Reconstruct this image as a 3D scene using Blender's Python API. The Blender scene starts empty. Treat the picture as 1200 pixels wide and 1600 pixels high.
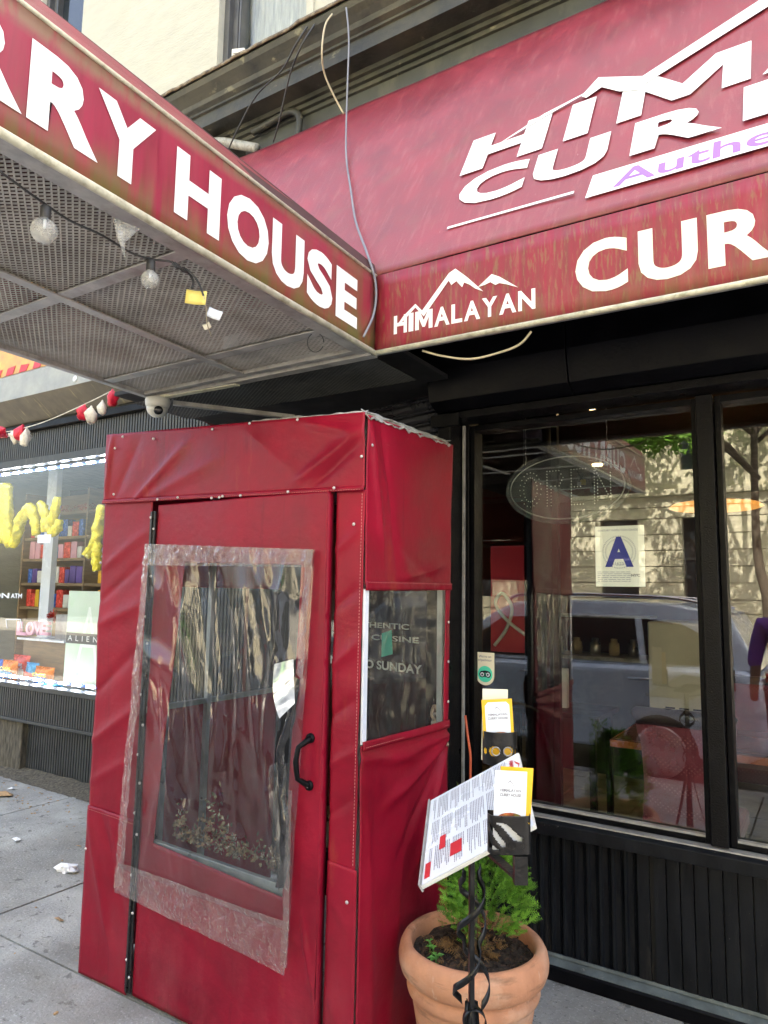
import bpy, bmesh, math, random
from mathutils import Vector, Matrix, noise
random.seed(7)
R_ = math.radians
S = bpy.context.scene
COL = S.collection
# ------------------------------------------------------------------ camera
F_PX, CX, CY = 1100.0, 600.0, 800.0
def _ray(px, py): return Vector((px-CX, -(py-CY), -F_PX)).normalized()
_y = _ray(1300, 940); _x = -_ray(-1150, 900)
_x = (_x - _y*_x.dot(_y)).normalized(); _z = _x.cross(_y)
RM = Matrix((_x, _y, _z))
EYE = Vector((0, 0, 1.6))
cam_d = bpy.data.cameras.new('camera'); cam = bpy.data.objects.new('camera', cam_d); COL.objects.link(cam)
cam_d.sensor_fit = 'HORIZONTAL'; cam_d.sensor_width = 36; cam_d.lens = 33.0
cam_d.clip_end = 500; cam_d.clip_start = 0.02
cam.matrix_world = Matrix.Translation(EYE) @ RM.to_4x4()
S.camera = cam
# ------------------------------------------------------------------ light
SUN_EL, SUN_AZ = 56.0, 12.0          # azimuth from +Y (behind the building) towards +X
w = bpy.data.worlds.new('World'); S.world = w; w.use_nodes = True
nt = w.node_tree; bg = nt.nodes['Background']
sky = nt.nodes.new('ShaderNodeTexSky'); sky.sky_type = 'NISHITA'; sky.sun_disc = False
sky.air_density = 1.0; sky.dust_density = 6.0; sky.ozone_density = 0.0; sky.sun_elevation = R_(SUN_EL); sky.sun_rotation = R_(SUN_AZ)
nt.links.new(sky.outputs[0], bg.inputs[0]); bg.inputs[1].default_value = 0.15
sd = bpy.data.lights.new('sun', 'SUN'); sun = bpy.data.objects.new('sun', sd); COL.objects.link(sun)
sd.energy = 5.0; sd.angle = R_(0.5); sd.color = (1.0, 0.95, 0.87)
_to = Vector((math.sin(R_(SUN_AZ))*math.cos(R_(SUN_EL)), math.cos(R_(SUN_AZ))*math.cos(R_(SUN_EL)), math.sin(R_(SUN_EL))))
sun.rotation_euler = _to.to_track_quat('Z', 'Y').to_euler(); sun.location = (0, 0, 20)
S.view_settings.view_transform = 'Standard'; S.view_settings.look = 'None'
S.view_settings.exposure = 3.0
try:
    S.view_settings.use_white_balance = True; S.view_settings.white_balance_temperature = 7000
except Exception: pass; S.view_settings.gamma = 1.0
S.cycles.use_denoising = True
S.cycles.max_bounces = 10; S.cycles.transparent_max_bounces = 24

# ------------------------------------------------------------------ helpers
def at_y(px, py, Y):
    d = RM @ _ray(px, py); return EYE + d*(Y/d.y)
def at_x(px, py, X):
    d = RM @ _ray(px, py); return EYE + d*(X/d.x)
def at_z(px, py, Z):
    d = RM @ _ray(px, py); return EYE + d*((Z-EYE.z)/d.z)
WL = {}
def tag(o, label=None, cat=None, group=None, kind=None):
    if label: o['label'] = label
    if cat: o['category'] = cat
    if group: o['group'] = group
    if kind: o['kind'] = kind
    return o
def thing(name, label, cat, loc=(0, 0, 0), group=None):
    o = bpy.data.objects.new(name, None); COL.objects.link(o); o.empty_display_size = 0.1
    o.location = loc; WL[o.name] = Vector(loc); return tag(o, label, cat, group)
def link(name, me, m=None, parent=None, loc=(0, 0, 0), rot=None, scale=None):
    o = bpy.data.objects.new(name, me); COL.objects.link(o)
    if m is not None and not me.materials: me.materials.append(m)
    loc = Vector(loc); WL[o.name] = loc.copy()
    if parent: o.parent = parent; loc = loc - WL[parent.name]
    o.location = loc
    if rot: o.rotation_euler = rot
    if scale: o.scale = scale
    return o
class MB:
    def __init__(s): s.v = []; s.f = []; s.sm = []
    def add(s, vs, fs, smooth=False):
        n = len(s.v); s.v += [Vector(p) for p in vs]
        for f in fs: s.f.append([i+n for i in f]); s.sm.append(smooth)
        return s
    def box(s, a, b, M=None):
        x0, y0, z0 = a; x1, y1, z1 = b
        vs = [Vector(p) for p in ((x0,y0,z0),(x1,y0,z0),(x1,y1,z0),(x0,y1,z0),(x0,y0,z1),(x1,y0,z1),(x1,y1,z1),(x0,y1,z1))]
        if M: vs = [M @ p for p in vs]
        return s.add(vs, [(0,3,2,1),(4,5,6,7),(0,1,5,4),(1,2,6,5),(2,3,7,6),(3,0,4,7)])
    def bar(s, a, b, wd, th, up=(0,0,1)):
        a = Vector(a); b = Vector(b); d = (b-a).normalized(); u = Vector(up)
        sd_ = d.cross(u)
        if sd_.length < 1e-4: sd_ = d.cross(Vector((1, 0, 0)))
        sd_.normalize(); u = sd_.cross(d).normalized(); sd_ *= wd/2; u = u*th/2
        vs = [a-sd_-u, a+sd_-u, a+sd_+u, a-sd_+u, b-sd_-u, b+sd_-u, b+sd_+u, b-sd_+u]
        return s.add(vs, [(0,3,2,1),(4,5,6,7),(0,1,5,4),(1,2,6,5),(2,3,7,6),(3,0,4,7)])
    def tube(s, pts, r, n=8, cap=True, smooth=True):
        pts = [Vector(p) for p in pts]; rings = []
        rr = r if isinstance(r, (list, tuple)) else [r]*len(pts)
        prev = None
        for i, p in enumerate(pts):
            d = (pts[min(i+1, len(pts)-1)] - pts[max(i-1, 0)]).normalized()
            if prev is None:
                a = d.cross(Vector((0, 0, 1)))
                if a.length < 1e-3: a = d.cross(Vector((1, 0, 0)))
                a.normalize()
            else:
                a = (prev - d*prev.dot(d)).normalized()
            prev = a; b = d.cross(a)
            rings.append([p + (a*math.cos(2*math.pi*k/n) + b*math.sin(2*math.pi*k/n))*rr[i] for k in range(n)])
        vs = [q for ring in rings for q in ring]; fs = []
        for i in range(len(pts)-1):
            for k in range(n):
                fs.append((i*n+k, i*n+(k+1) % n, (i+1)*n+(k+1) % n, (i+1)*n+k))
        if cap: fs.append(tuple(reversed(range(n)))); fs.append(tuple((len(pts)-1)*n+k for k in range(n)))
        return s.add(vs, fs, smooth)
    def ribbon(s, pts, sides, th=0.002):   # flat strap: points and half-width vectors
        vs = []; n = len(pts)
        for i, (p, h) in enumerate(zip(pts, sides)):
            p = Vector(p); h = Vector(h)
            d = (Vector(pts[min(i+1, n-1)]) - Vector(pts[max(i-1, 0)])).normalized()
            nn = d.cross(h).normalized()*th/2
            vs += [p-h-nn, p+h-nn, p+h+nn, p-h+nn]
        fs = []
        for i in range(n-1):
            for k in range(4): fs.append((i*4+k, i*4+(k+1) % 4, (i+1)*4+(k+1) % 4, (i+1)*4+k))
        fs += [(0, 3, 2, 1), tuple((n-1)*4+k for k in range(4))]
        return s.add(vs, fs, True)
    def lathe(s, prof, c=(0, 0, 0), n=32, smooth=True, axis='z', wob=None):
        vs = []; fs = []
        for (r, z) in prof:
            for k in range(n):
                a = 2*math.pi*k/n; rr = r*(1+(wob(a, z) if wob else 0))
                p = Vector((rr*math.cos(a), rr*math.sin(a), z))
                if axis == 'y': p = Vector((p.x, p.z, p.y))
                if axis == 'x': p = Vector((p.z, p.x, p.y))
                vs.append(p + Vector(c))
        for i in range(len(prof)-1):
            for k in range(n): fs.append((i*n+k, i*n+(k+1) % n, (i+1)*n+(k+1) % n, (i+1)*n+k))
        if prof[0][0] > 1e-5: fs.append(tuple(reversed(range(n))))
        if prof[-1][0] > 1e-5: fs.append(tuple((len(prof)-1)*n+k for k in range(n)))
        return s.add(vs, fs, smooth)
    def prism(s, poly, fn, d):     # 2d polygon, fn(u,v)->3d point, depth vector d
        n = len(poly); d = Vector(d)
        a = [Vector(fn(*p)) for p in poly]; b = [p+d for p in a]
        fs = [tuple(range(n)), tuple(reversed(range(n, 2*n)))] + [(i, i+n, (i+1) % n+n, (i+1) % n) for i in range(n)]
        return s.add(a+b, fs)
    def extrude_x(s, prof, x0, x1):  # closed (y,z) profile along X
        return s.prism(prof, lambda y, z: (x0, y, z), (x1-x0, 0, 0))
    def mesh(s, name='m'):
        me = bpy.data.meshes.new(name); me.from_pydata([tuple(p) for p in s.v], [], s.f)
        me.polygons.foreach_set('use_smooth', s.sm); me.update(); return me
    def build(s, name, m, parent=None, bevel=0, solid=0, sub=0, merge=False):
        xs = [p.x for p in s.v]; ys = [p.y for p in s.v]; zs = [p.z for p in s.v]
        c = Vector(((min(xs)+max(xs))/2, (min(ys)+max(ys))/2, min(zs)))
        s.v = [p-c for p in s.v]
        me = s.mesh(name); bm = bmesh.new(); bm.from_mesh(me)
        (bmesh.ops.remove_doubles(bm, verts=bm.verts, dist=.0012) if merge else None); bmesh.ops.recalc_face_normals(bm, faces=bm.faces); bm.to_mesh(me); bm.free()
        o = link(name, me, m, parent, c)
        if solid: md = o.modifiers.new('solid', 'SOLIDIFY'); md.thickness = solid; md.offset = 0
        if bevel: md = o.modifiers.new('bevel', 'BEVEL'); md.width = bevel; md.segments = 2; md.limit_method = 'ANGLE'
        if sub: md = o.modifiers.new('sub', 'SUBSURF'); md.levels = sub; md.render_levels = sub
        return o
_FONT_CACHE = {}
def glyphs(txt, bold=0.0, shear=0.0, space=1.0, res=4):
    k = (txt, bold, shear, space)
    if k in _FONT_CACHE: return _FONT_CACHE[k]
    cu = bpy.data.curves.new('t', 'FONT'); cu.body = txt; cu.offset = bold; cu.shear = shear; cu.space_character = space
    cu.resolution_u = res; cu.fill_mode = 'FRONT'
    o = bpy.data.objects.new('t', cu); COL.objects.link(o)
    dg = bpy.context.evaluated_depsgraph_get(); me = bpy.data.meshes.new_from_object(o.evaluated_get(dg))
    vs = [v.co.copy() for v in me.vertices]; fs = [tuple(p.vertices) for p in me.polygons]
    bpy.data.objects.remove(o); bpy.data.curves.remove(cu); bpy.data.meshes.remove(me)
    x0 = min(v.x for v in vs); x1 = max(v.x for v in vs); y0 = min(v.y for v in vs); y1 = max(v.y for v in vs)
    vs = [((v.x-x0)/(x1-x0), (v.y-y0)/(y1-y0)) for v in vs]
    _FONT_CACHE[k] = (vs, fs); return vs, fs
_LW = dict(H=.72, I=.26, M=.92, A=.78, L=.54, Y=.72, N=.76)
def put_word(mb, word, fn, u0, u1, v0, v1, bold):
    tot = sum(_LW[c] for c in word)+.09*(len(word)-1); k = (u1-u0)/tot; u = u0
    for c in word:
        w_ = _LW[c]*k
        if c == 'M': poly_m(mb, fn, u, u+w_, v0, v1)
        else: put_text(mb, c, fn, u, u+w_, v0, v1, bold)
        u += w_+.09*k
def poly_m(mb, fn, a, b, v0, v1):
    for P_ in ([(0, 0), (.22, 0), (.22, 1), (0, 1)], [(.78, 0), (1, 0), (1, 1), (.78, 1)], [(.22, .62), (.43, .12), (.5, .12), (.5, .48), (.26, 1), (.22, 1)], [(.5, .12), (.57, .12), (.78, .62), (.78, 1), (.74, 1), (.5, .48)]):
        mb.add([fn(a+(b-a)*x_, v0+(v1-v0)*y_) for x_, y_ in P_], [tuple(range(len(P_)))])
def put_text(mb, txt, fn, u0, u1, v0, v1, bold=0.02, shear=0.0, space=1.0):
    vs, fs = glyphs(txt, bold, shear, space)
    mb.add([fn(u0+(u1-u0)*a, v0+(v1-v0)*b) for a, b in vs], fs); return mb
def sstep(a, b, x):
    t = max(0, min(1, (x-a)/(b-a))); return t*t*(3-2*t)
def fold(s, t, L):
    h = 0
    for (s0, t0, s1, t1, amp, wd) in L:
        dx, dy = s1-s0, t1-t0; ln = math.hypot(dx, dy); ux, uy = dx/ln, dy/ln
        al = (s-s0)*ux+(t-t0)*uy; pe = -(s-s0)*uy+(t-t0)*ux
        if abs(pe) > 4*wd or al < -.3*ln or al > 1.3*ln: continue
        q = al/ln; tp = sstep(-.25, .2, q)*(1-sstep(.75, 1.25, q)); ww = wd*(0.7+0.6*max(0, min(1, q)))
        h += amp*tp*(.45*math.exp(-(pe/ww)**2)+.75*math.exp(-(math.sqrt(pe*pe+2e-5)-.0045)/ww*1.7))
    return h
def nz(x, y, z, sc=1.0): return noise.noise(Vector((x*sc, y*sc, z*sc)))
def patch(mb, p00, p10, p11, p01, disp, nrm, step=0.014, keep=None, cnt=None):
    p00, p10, p11, p01 = map(Vector, (p00, p10, p11, p01)); nrm = Vector(nrm)
    nu = max(2, int(max((p10-p00).length, (p11-p01).length)/step)); nv = max(2, int(max((p01-p00).length, (p11-p10).length)/step))
    if cnt: nu, nv = cnt
    vs = []
    for j in range(nv+1):
        for i in range(nu+1):
            u, v = i/nu, j/nv
            p = p00*(1-u)*(1-v)+p10*u*(1-v)+p11*u*v+p01*(1-u)*v
            vs.append(p + nrm*disp(p, u, v))
    fs = []
    for j in range(nv):
        for i in range(nu):
            if keep and not keep((vs[j*(nu+1)+i]+vs[(j+1)*(nu+1)+i+1])/2): continue
            fs.append((j*(nu+1)+i, j*(nu+1)+i+1, (j+1)*(nu+1)+i+1, (j+1)*(nu+1)+i))
    return mb.add(vs, fs, True)
def inpoly(x, y, P):
    c = False; j = len(P)-1
    for i in range(len(P)):
        if (P[i][1] > y) != (P[j][1] > y) and x < (P[j][0]-P[i][0])*(y-P[i][1])/(P[j][1]-P[i][1])+P[i][0]: c = not c
        j = i
    return c
# ------------------------------------------------------------------ materials
def srgb(r, g, b):
    f = lambda c: (c/255/12.92) if c/255 <= .04045 else ((c/255+.055)/1.055)**2.4
    return (f(r), f(g), f(b), 1)
def N(nt, t, **k):
    n = nt.nodes.new(t)
    for a, b in k.items():
        if a in n.inputs: n.inputs[a].default_value = b
        else: setattr(n, a, b)
    return n
def ramp(nt, src, a, b):
    r = nt.nodes.new('ShaderNodeMapRange'); r.inputs[1].default_value = a; r.inputs[2].default_value = b
    nt.links.new(src, r.inputs[0]); return r.outputs[0]
def mixc(nt, fac, A, B):
    m = nt.nodes.new('ShaderNodeMix'); m.data_type = 'RGBA'
    for s_, v in ((0, fac), (6, A), (7, B)):
        if hasattr(v, 'links') or hasattr(v, 'is_linked'): nt.links.new(v, m.inputs[s_])
        else: m.inputs[s_].default_value = v
    return m.outputs[2]
def mul(nt, a, b, op='MULTIPLY'):
    m = nt.nodes.new('ShaderNodeMath'); m.operation = op
    for i, v in ((0, a), (1, b)):
        if hasattr(v, 'is_linked'): nt.links.new(v, m.inputs[i])
        else: m.inputs[i].default_value = v
    return m.outputs[0]
def mat(name, col, rough=.5, metal=0, var=.12, vs=6, bump=.0, bs=80, spec=.5, sheen=0, layers=(), emit=None, ev=0, trans=0, stretch=(1, 1, 1), coat=0, rvar=.1):
    """layers: (colour, scale xyz, lo, hi, strength [, zlo, zhi]) noise-masked stains"""
    m = bpy.data.materials.new(name); m.use_nodes = True; t = m.node_tree; b = t.nodes['Principled BSDF']
    g = t.nodes.new('ShaderNodeNewGeometry')
    mp = t.nodes.new('ShaderNodeMapping'); mp.inputs['Scale'].default_value = stretch; t.links.new(g.outputs['Position'], mp.inputs[0])
    n1 = N(t, 'ShaderNodeTexNoise', Scale=vs, Detail=6.0, Roughness=.6); t.links.new(mp.outputs[0], n1.inputs['Vector'])
    c = col if len(col) == 4 else (*col, 1)
    dk = tuple(x*(1-var*1.6) for x in c[:3])+(1,); lt = tuple(min(1, x*(1+var*1.4)) for x in c[:3])+(1,)
    out = mixc(t, ramp(t, n1.outputs[0], .3, .7), dk, lt)
    for L in layers:
        lc, sc, lo, hi, st = L[:5]
        m2 = t.nodes.new('ShaderNodeMapping'); m2.inputs['Scale'].default_value = sc; m2.inputs['Location'].default_value = (random.random()*9, 3, 1)
        t.links.new(g.outputs['Position'], m2.inputs[0])
        n2 = N(t, 'ShaderNodeTexNoise', Scale=1.0, Detail=8.0, Roughness=.65); t.links.new(m2.outputs[0], n2.inputs['Vector'])
        k = ramp(t, n2.outputs[0], lo, hi)
        if len(L) > 5:
            sx = t.nodes.new('ShaderNodeSeparateXYZ'); t.links.new(g.outputs['Position'], sx.inputs[0])
            k = mul(t, k, ramp(t, sx.outputs[L[7] if len(L) > 7 else 2], L[5], L[6]))
        k = mul(t, k, st)
        out = mixc(t, k, out, lc if len(lc) == 4 else (*lc, 1))
    t.links.new(out, b.inputs['Base Color'])
    b.inputs['Roughness'].default_value = rough; b.inputs['Metallic'].default_value = metal
    b.inputs['Specular IOR Level'].default_value = spec
    if rvar: t.links.new(ramp2(t, n1.outputs[0], rough-rvar, rough+rvar), b.inputs['Roughness'])
    if sheen: b.inputs['Sheen Weight'].default_value = sheen
    if coat: b.inputs['Coat Weight'].default_value = coat; b.inputs['Coat Roughness'].default_value = .1
    if bump:
        nb = N(t, 'ShaderNodeTexNoise', Scale=bs, Detail=5.0); t.links.new(mp.outputs[0], nb.inputs['Vector'])
        bp = N(t, 'ShaderNodeBump', Strength=bump, Distance=.004); t.links.new(nb.outputs[0], bp.inputs['Height']); t.links.new(bp.outputs[0], b.inputs['Normal'])
    if emit: b.inputs['Emission Color'].default_value = (*emit[:3], 1); b.inputs['Emission Strength'].default_value = ev
    if trans:
        tr = N(t, 'ShaderNodeBsdfTranslucent'); t.links.new(out, tr.inputs[0])
        mx = t.nodes.new('ShaderNodeMixShader'); mx.inputs[0].default_value = trans
        t.links.new(b.outputs[0], mx.inputs[1]); t.links.new(tr.outputs[0], mx.inputs[2]); t.links.new(mx.outputs[0], t.nodes['Material Output'].inputs[0])
    return m
def ramp2(nt, src, a, b):
    r = nt.nodes.new('ShaderNodeMapRange'); r.inputs[1].default_value = .3; r.inputs[2].default_value = .7
    r.inputs[3].default_value = max(.02, a); r.inputs[4].default_value = min(1, b); nt.links.new(src, r.inputs[0]); return r.outputs[0]
def clear(name, tint=(.96, .98, .97), ior=1.5, rough=.0, milk=0.0, milkcol=(.8, .8, .78), scratch=0.0, bump=0, bs=8, stretch=(1, 1, 1)):
    m = bpy.data.materials.new(name); m.use_nodes = True; t = m.node_tree; t.nodes.remove(t.nodes['Principled BSDF'])
    out = t.nodes['Material Output']
    tr = N(t, 'ShaderNodeBsdfTransparent'); tr.inputs[0].default_value = (*tint, 1)
    gl = N(t, 'ShaderNodeBsdfGlossy'); gl.inputs['Roughness'].default_value = rough; gl.inputs[0].default_value = (1, 1, 1, 1)
    g = t.nodes.new('ShaderNodeNewGeometry')
    F0 = ((ior-1)/(ior+1))**2
    dt = t.nodes.new('ShaderNodeVectorMath'); dt.operation = 'DOT_PRODUCT'; t.links.new(g.outputs['Incoming'], dt.inputs[0]); t.links.new(g.outputs['Normal'], dt.inputs[1])
    ab = mul(t, mul(t, dt.outputs['Value'], 0.0, 'ADD'), 1.0); a_ = t.nodes.new('ShaderNodeMath'); a_.operation = 'ABSOLUTE'; t.links.new(ab, a_.inputs[0])
    fr = mul(t, mul(t, mul(t, mul(t, 1.0, a_.outputs[0], 'SUBTRACT'), 5.0, 'POWER'), 1-F0), F0, 'ADD')
    mx = t.nodes.new('ShaderNodeMixShader'); t.links.new(fr, mx.inputs[0]); t.links.new(tr.outputs[0], mx.inputs[1]); t.links.new(gl.outputs[0], mx.inputs[2])
    last = mx.outputs[0]
    mp = t.nodes.new('ShaderNodeMapping'); mp.inputs['Scale'].default_value = stretch
    t.links.new(g.outputs['Position'], mp.inputs[0])
    if bump:
        nb = N(t, 'ShaderNodeTexNoise', Scale=bs, Detail=3.0, Distortion=.6); t.links.new(mp.outputs[0], nb.inputs['Vector'])
        bp = N(t, 'ShaderNodeBump', Strength=bump, Distance=.02); t.links.new(nb.outputs[0], bp.inputs['Height'])
        t.links.new(bp.outputs[0], gl.inputs['Normal']); t.links.new(bp.outputs[0], dt.inputs[1])
    if milk:
        df = N(t, 'ShaderNodeBsdfDiffuse'); df.inputs[0].default_value = (*milkcol, 1)
        n1 = N(t, 'ShaderNodeTexNoise', Scale=9.0, Detail=8.0, Roughness=.7); t.links.new(mp.outputs[0], n1.inputs['Vector'])
        k = ramp(t, n1.outputs[0], .35, .75); k = mul(t, mul(t, k, milk), milk*.5, 'ADD')
        m2 = t.nodes.new('ShaderNodeMixShader'); t.links.new(k, m2.inputs[0]); t.links.new(last, m2.inputs[1]); t.links.new(df.outputs[0], m2.inputs[2]); last = m2.outputs[0]
    t.links.new(last, out.inputs[0]); return m
def emis(name, col, st):
    m = bpy.data.materials.new(name); m.use_nodes = True; t = m.node_tree; b = t.nodes['Principled BSDF']
    b.inputs['Base Color'].default_value = (*col, 1); b.inputs['Emission Color'].default_value = (*col, 1); b.inputs['Emission Strength'].default_value = st; return m


BROWN = (.085, .062, .03); OLIVE = (.12, .11, .03)
M = {}
RED = (.255, .0030, .019)
M['thread'] = mat('pale pink thread', (.55, .22, .20), .7)
M['booth'] = mat('booth vinyl', RED, .45, var=.16, vs=3.5, bump=.35, bs=34, rvar=.10, spec=.28,
                 layers=[((.33, .07, .08), (6, 6, 2.2), .45, .75, .6, .7, -.1), ((.08, .03, .02), (16, 16, 16), .5, .68, .7, .10, -.02), ((.09, .003, .01), (26, 26, 1.2), .6, .72, .35), ((.45, .16, .13), (4, 4, 40), .68, .74, .35), ((.55, .28, .2), (70, 70, 70), .70, .74, .5), ((.42, .13, .04), (9, 9, 2.2), .62, .8, .35), ((.16,.004,.012),(2,2,3),.5,.8,.5)])
M['canopy_red'] = mat('canopy vinyl', (.27, .007, .035), .42, var=.12, vs=5, stretch=(6, 6, .7), bump=.05, bs=200,
                 layers=[((.36, .10, .11), (10, 10, .8), .35, .8, .55, 2.6, 2.95), ((.17,.07,.04), (16, 16, .8), .42, .62, .6, 2.80, 2.56), (OLIVE, (18, 18, 1.4), .44, .60, .85, 2.70, 2.54), ((.13, .12, .03), (9, 9, 1.4), .36, .56, .8, 2.67, 2.54), ((.13, .12, .04), (9, 9, 1.1), .40, .60, .7, 1.5, 2.3, 1), ((.20,.14,.08),(30,30,9),.3,.5,.8,2.815,2.85)])
M['valance'] = mat('valance vinyl', (.25, .009, .028), .5, var=.12, vs=5, stretch=(6, 6, .7), bump=.05, bs=200,
                 layers=[((.12,.06,.03), (30, 30, 2.2), .46, .70, .5), ((.20, .14, .05), (90, 90, 14), .52, .64, .55), ((.36, .10, .10), (14, 14, 3), .5, .75, .4), (OLIVE, (12, 12, 2), .42, .60, .75, 2.63, 2.50)])
M['panel'] = mat('awning panel vinyl', (.235, .028, .042), .42, var=.14, vs=3, stretch=(2, 2, 1), bump=.25, bs=260, rvar=.06,
                 layers=[((.42, .16, .15), (40, 6, 6), .52, .72, .30), ((.16, .10, .06), (5, 4, 4), .55, .8, .45), ((.62, .45, .40), (110, 30, 30), .68, .73, .6), ((.14,.09,.05),(9,3,3),.42,.7,.55,2.95,2.84)])
M['roofcloth'] = mat('canopy roof cloth', (.08, .035, .035), .7, var=.2, vs=3, trans=.15)
M['white'] = mat('white lettering', (.80, .80, .78), .5, var=.03, vs=8, layers=[((.45, .42, .33), (20, 20, 2), .58, .8, .35)])
M['cream_letter'] = mat('cream lettering', (.74, .74, .64), .5, var=.04, layers=[((.35, .30, .18), (30, 30, 4), .6, .75, .5)])
M['purple'] = mat('purple lettering', (.30, .13, .40), .5, var=.05)
M['bead'] = mat('cream edge bead', (.62, .60, .46), .45, var=.15, vs=20, layers=[((.2, .17, .07), (30, 30, 30), .5, .7, .6)])
M['galv'] = mat('grey painted aluminium', (.38, .37, .355), .45, .3, var=.18, vs=14, layers=[((.12, .10, .08), (12, 12, 12), .5, .75, .6)])
M['meshmetal'] = mat('expanded metal', (.32, .30, .27), .5, .2, var=.2, vs=5, layers=[((.13, .10, .07), (5, 5, 5), .45, .75, .6)])
M['black'] = mat('black gloss paint', (.002, .002, .003), .40, spec=.13, var=.3, vs=10, bump=.35, bs=60, layers=[((.22, .22, .2), (95, 95, 95), .72, .76, .7)])
M['blackrough'] = mat('black orange-peel paint', (.003, .003, .004), .36, spec=.15, var=.3, vs=20, bump=.6, bs=190, layers=[((.3, .3, .28), (60, 60, 60), .73, .77, .7)])
M['plank'] = mat('black board paint', (.006, .007, .009), .42, spec=.2, var=.3, vs=6, stretch=(3, 3, .6), bump=.4, bs=90, layers=[((.30, .30, .27), (75, 75, 75), .70, .735, .8), ((.07, .06, .05), (20, 20, 2), .55, .75, .6, .35, .05)])
M['ledge'] = mat('base ledge grey', (.10, .12, .12), .6, var=.25, vs=12, bump=.4, layers=[((.3, .29, .25), (40, 40, 40), .6, .7, .5)])
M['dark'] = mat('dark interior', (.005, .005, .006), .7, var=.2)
M['cornice'] = mat('cornice paint', (.030, .031, .026), .5, var=.35, vs=7, bump=.6, bs=40, layers=[((.30, .28, .18), (7, 7, 12), .62, .68, .7), ((.075, .068, .045), (3, 3, 3), .42, .65, .7), ((.01, .01, .01), (5, 5, 9), .55, .7, .8)])
M['flashing'] = mat('rusty flashing', (.14, .10, .06), .8, var=.5, vs=22, bump=1.0, bs=50, layers=[((.32, .28, .2), (20, 20, 20), .5, .62, .6)])
M['greywall'] = mat('grey fascia paint', (.05, .054, .05), .6, var=.2, vs=4, bump=.4, bs=30, layers=[((.17, .16, .11), (3, 3, 1.2), .5, .7, .5), ((.02, .02, .02), (5, 5, 5), .6, .75, .7)])
M['stucco'] = mat('cream stucco', (.46, .445, .37), .85, var=.06, vs=4, bump=1.0, bs=26, stretch=(1, 1, 3.5), layers=[((.40, .37, .28), (3, 3, 1), .5, .8, .35)])
M['stonetrim'] = mat('grey trim', (.33, .32, .28), .7, var=.15)
M['winframe'] = mat('window frame', (.085, .085, .085), .45, var=.2)
M['curtain'] = mat('net curtain', (.48, .46, .40), .9, var=.2, vs=8, stretch=(6, 1, .5), trans=.2)
def concrete():
    m = mat('sidewalk concrete', (.35, .345, .315), .85, var=.22, vs=2.6, bump=1.4, bs=70, layers=[((.20, .19, .165), (1.1, 1.1, 1.6), .42, .68, .75), ((.50, .49, .46), (75, 75, 75), .56, .64, .75), ((.06, .06, .055), (60, 60, 60), .60, .66, .75), ((.16, .13, .07), (2.2, 2.2, 2), .55, .75, .7, 2.7, 3.4, 1), ((.10,.095,.085),(11,11,11),.60,.63,.7), ((.20,.18,.14),(.9,.9,.9),.48,.62,.5), ((.13,.12,.10),(3,3,3),.58,.7,.6), ((.55,.54,.5),(30,30,30),.66,.70,.35)])
    return m
M['concrete'] = concrete()
M['joint'] = mat('joint dirt', (.04, .038, .033), .95, var=.2)
M['asphalt'] = mat('asphalt', (.05, .05, .052), .85, var=.2, vs=30, bump=.8, bs=150)
M['kerb'] = mat('granite kerb', (.27, .26, .25), .8, var=.2, vs=30, bump=.4)
M['glass'] = clear('window glass', (.96, .98, .97), 1.5)
M['roomglass'] = clear('large window glass', (.92, .94, .93), 1.76)
M['slat'] = mat('glossy black slat', (.014, .014, .016), .28, var=.2)
M['shopglass'] = clear('shop glass', (.97, .98, .975), 1.42)
M['plastic'] = clear('clear vinyl sheet', (.80, .81, .80), 1.6, .05, milk=.035, milkcol=(.62,.64,.62), bump=.10, bs=3, stretch=(3.2, 3.2, .6))
M['darkvinyl'] = mat('dark glossy vinyl fold', (.02, .02, .022), .12, var=.4, vs=30, spec=.8)
M['plastic_hem'] = clear('stitched vinyl hem', (.85, .80, .78), 1.6, .06, milk=.11, milkcol=(.75, .66, .62), bump=1.0, bs=42)
M['plastic_flap'] = mat('silvery vinyl flap', (.55, .60, .66), .12, .5, var=.2, vs=30, spec=.8)
M['rivet'] = mat('pale rivet', (.62, .58, .54), .35, .4, var=.15)
M['hinge'] = mat('black hinge strip', (.016, .015, .015), .35, var=.4, vs=40, bump=.8, bs=80, layers=[((.35, .34, .33), (60, 60, 25), .66, .7, .8)])
M['tarp'] = mat('grey tarpaulin', (.36, .36, .33), .5, var=.3, vs=20, bump=.6, bs=60, layers=[((.14, .12, .08), (20, 20, 20), .5, .65, .8)])
M['tubing'] = mat('grey tube frame', (.30, .33, .34), .35, .5, var=.2)
M['terracotta'] = mat('terracotta', (.50, .23, .125), .8, var=.14, vs=7, bump=.6, bs=55, layers=[((.17, .09, .05), (5, 5, 30), .56, .68, .75), ((.62,.45,.34), (26, 26, 5), .62, .68, .6), ((.62, .42, .30), (5, 5, 9), .5, .72, .6), ((.20, .11, .06), (9, 9, 22), .58, .72, .6, .42, .30), ((.10, .07, .05), (60, 60, 60), .68, .72, .7), ((.34,.13,.06),(3,3,3),.5,.7,.6)])
M['soil'] = mat('potting soil', (.028, .018, .012), .95, var=.5, vs=60, bump=1.2, bs=90, layers=[((.5, .48, .42), (170, 170, 170), .70, .73, .8), ((.10, .05, .025), (40, 40, 40), .55, .65, .7)])
M['iron'] = mat('black wrought iron', (.012, .012, .013), .35, .4, var=.3, vs=30, bump=.3, bs=100)
M['paper'] = mat('laminated white paper', (.74, .78, .84), .25, var=.02, coat=.3)
M['paper_edge'] = mat('board edge', (.62, .62, .58), .5, var=.1)
M['print'] = mat('grey print', (.22, .22, .25), .6, var=.2)
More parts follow.
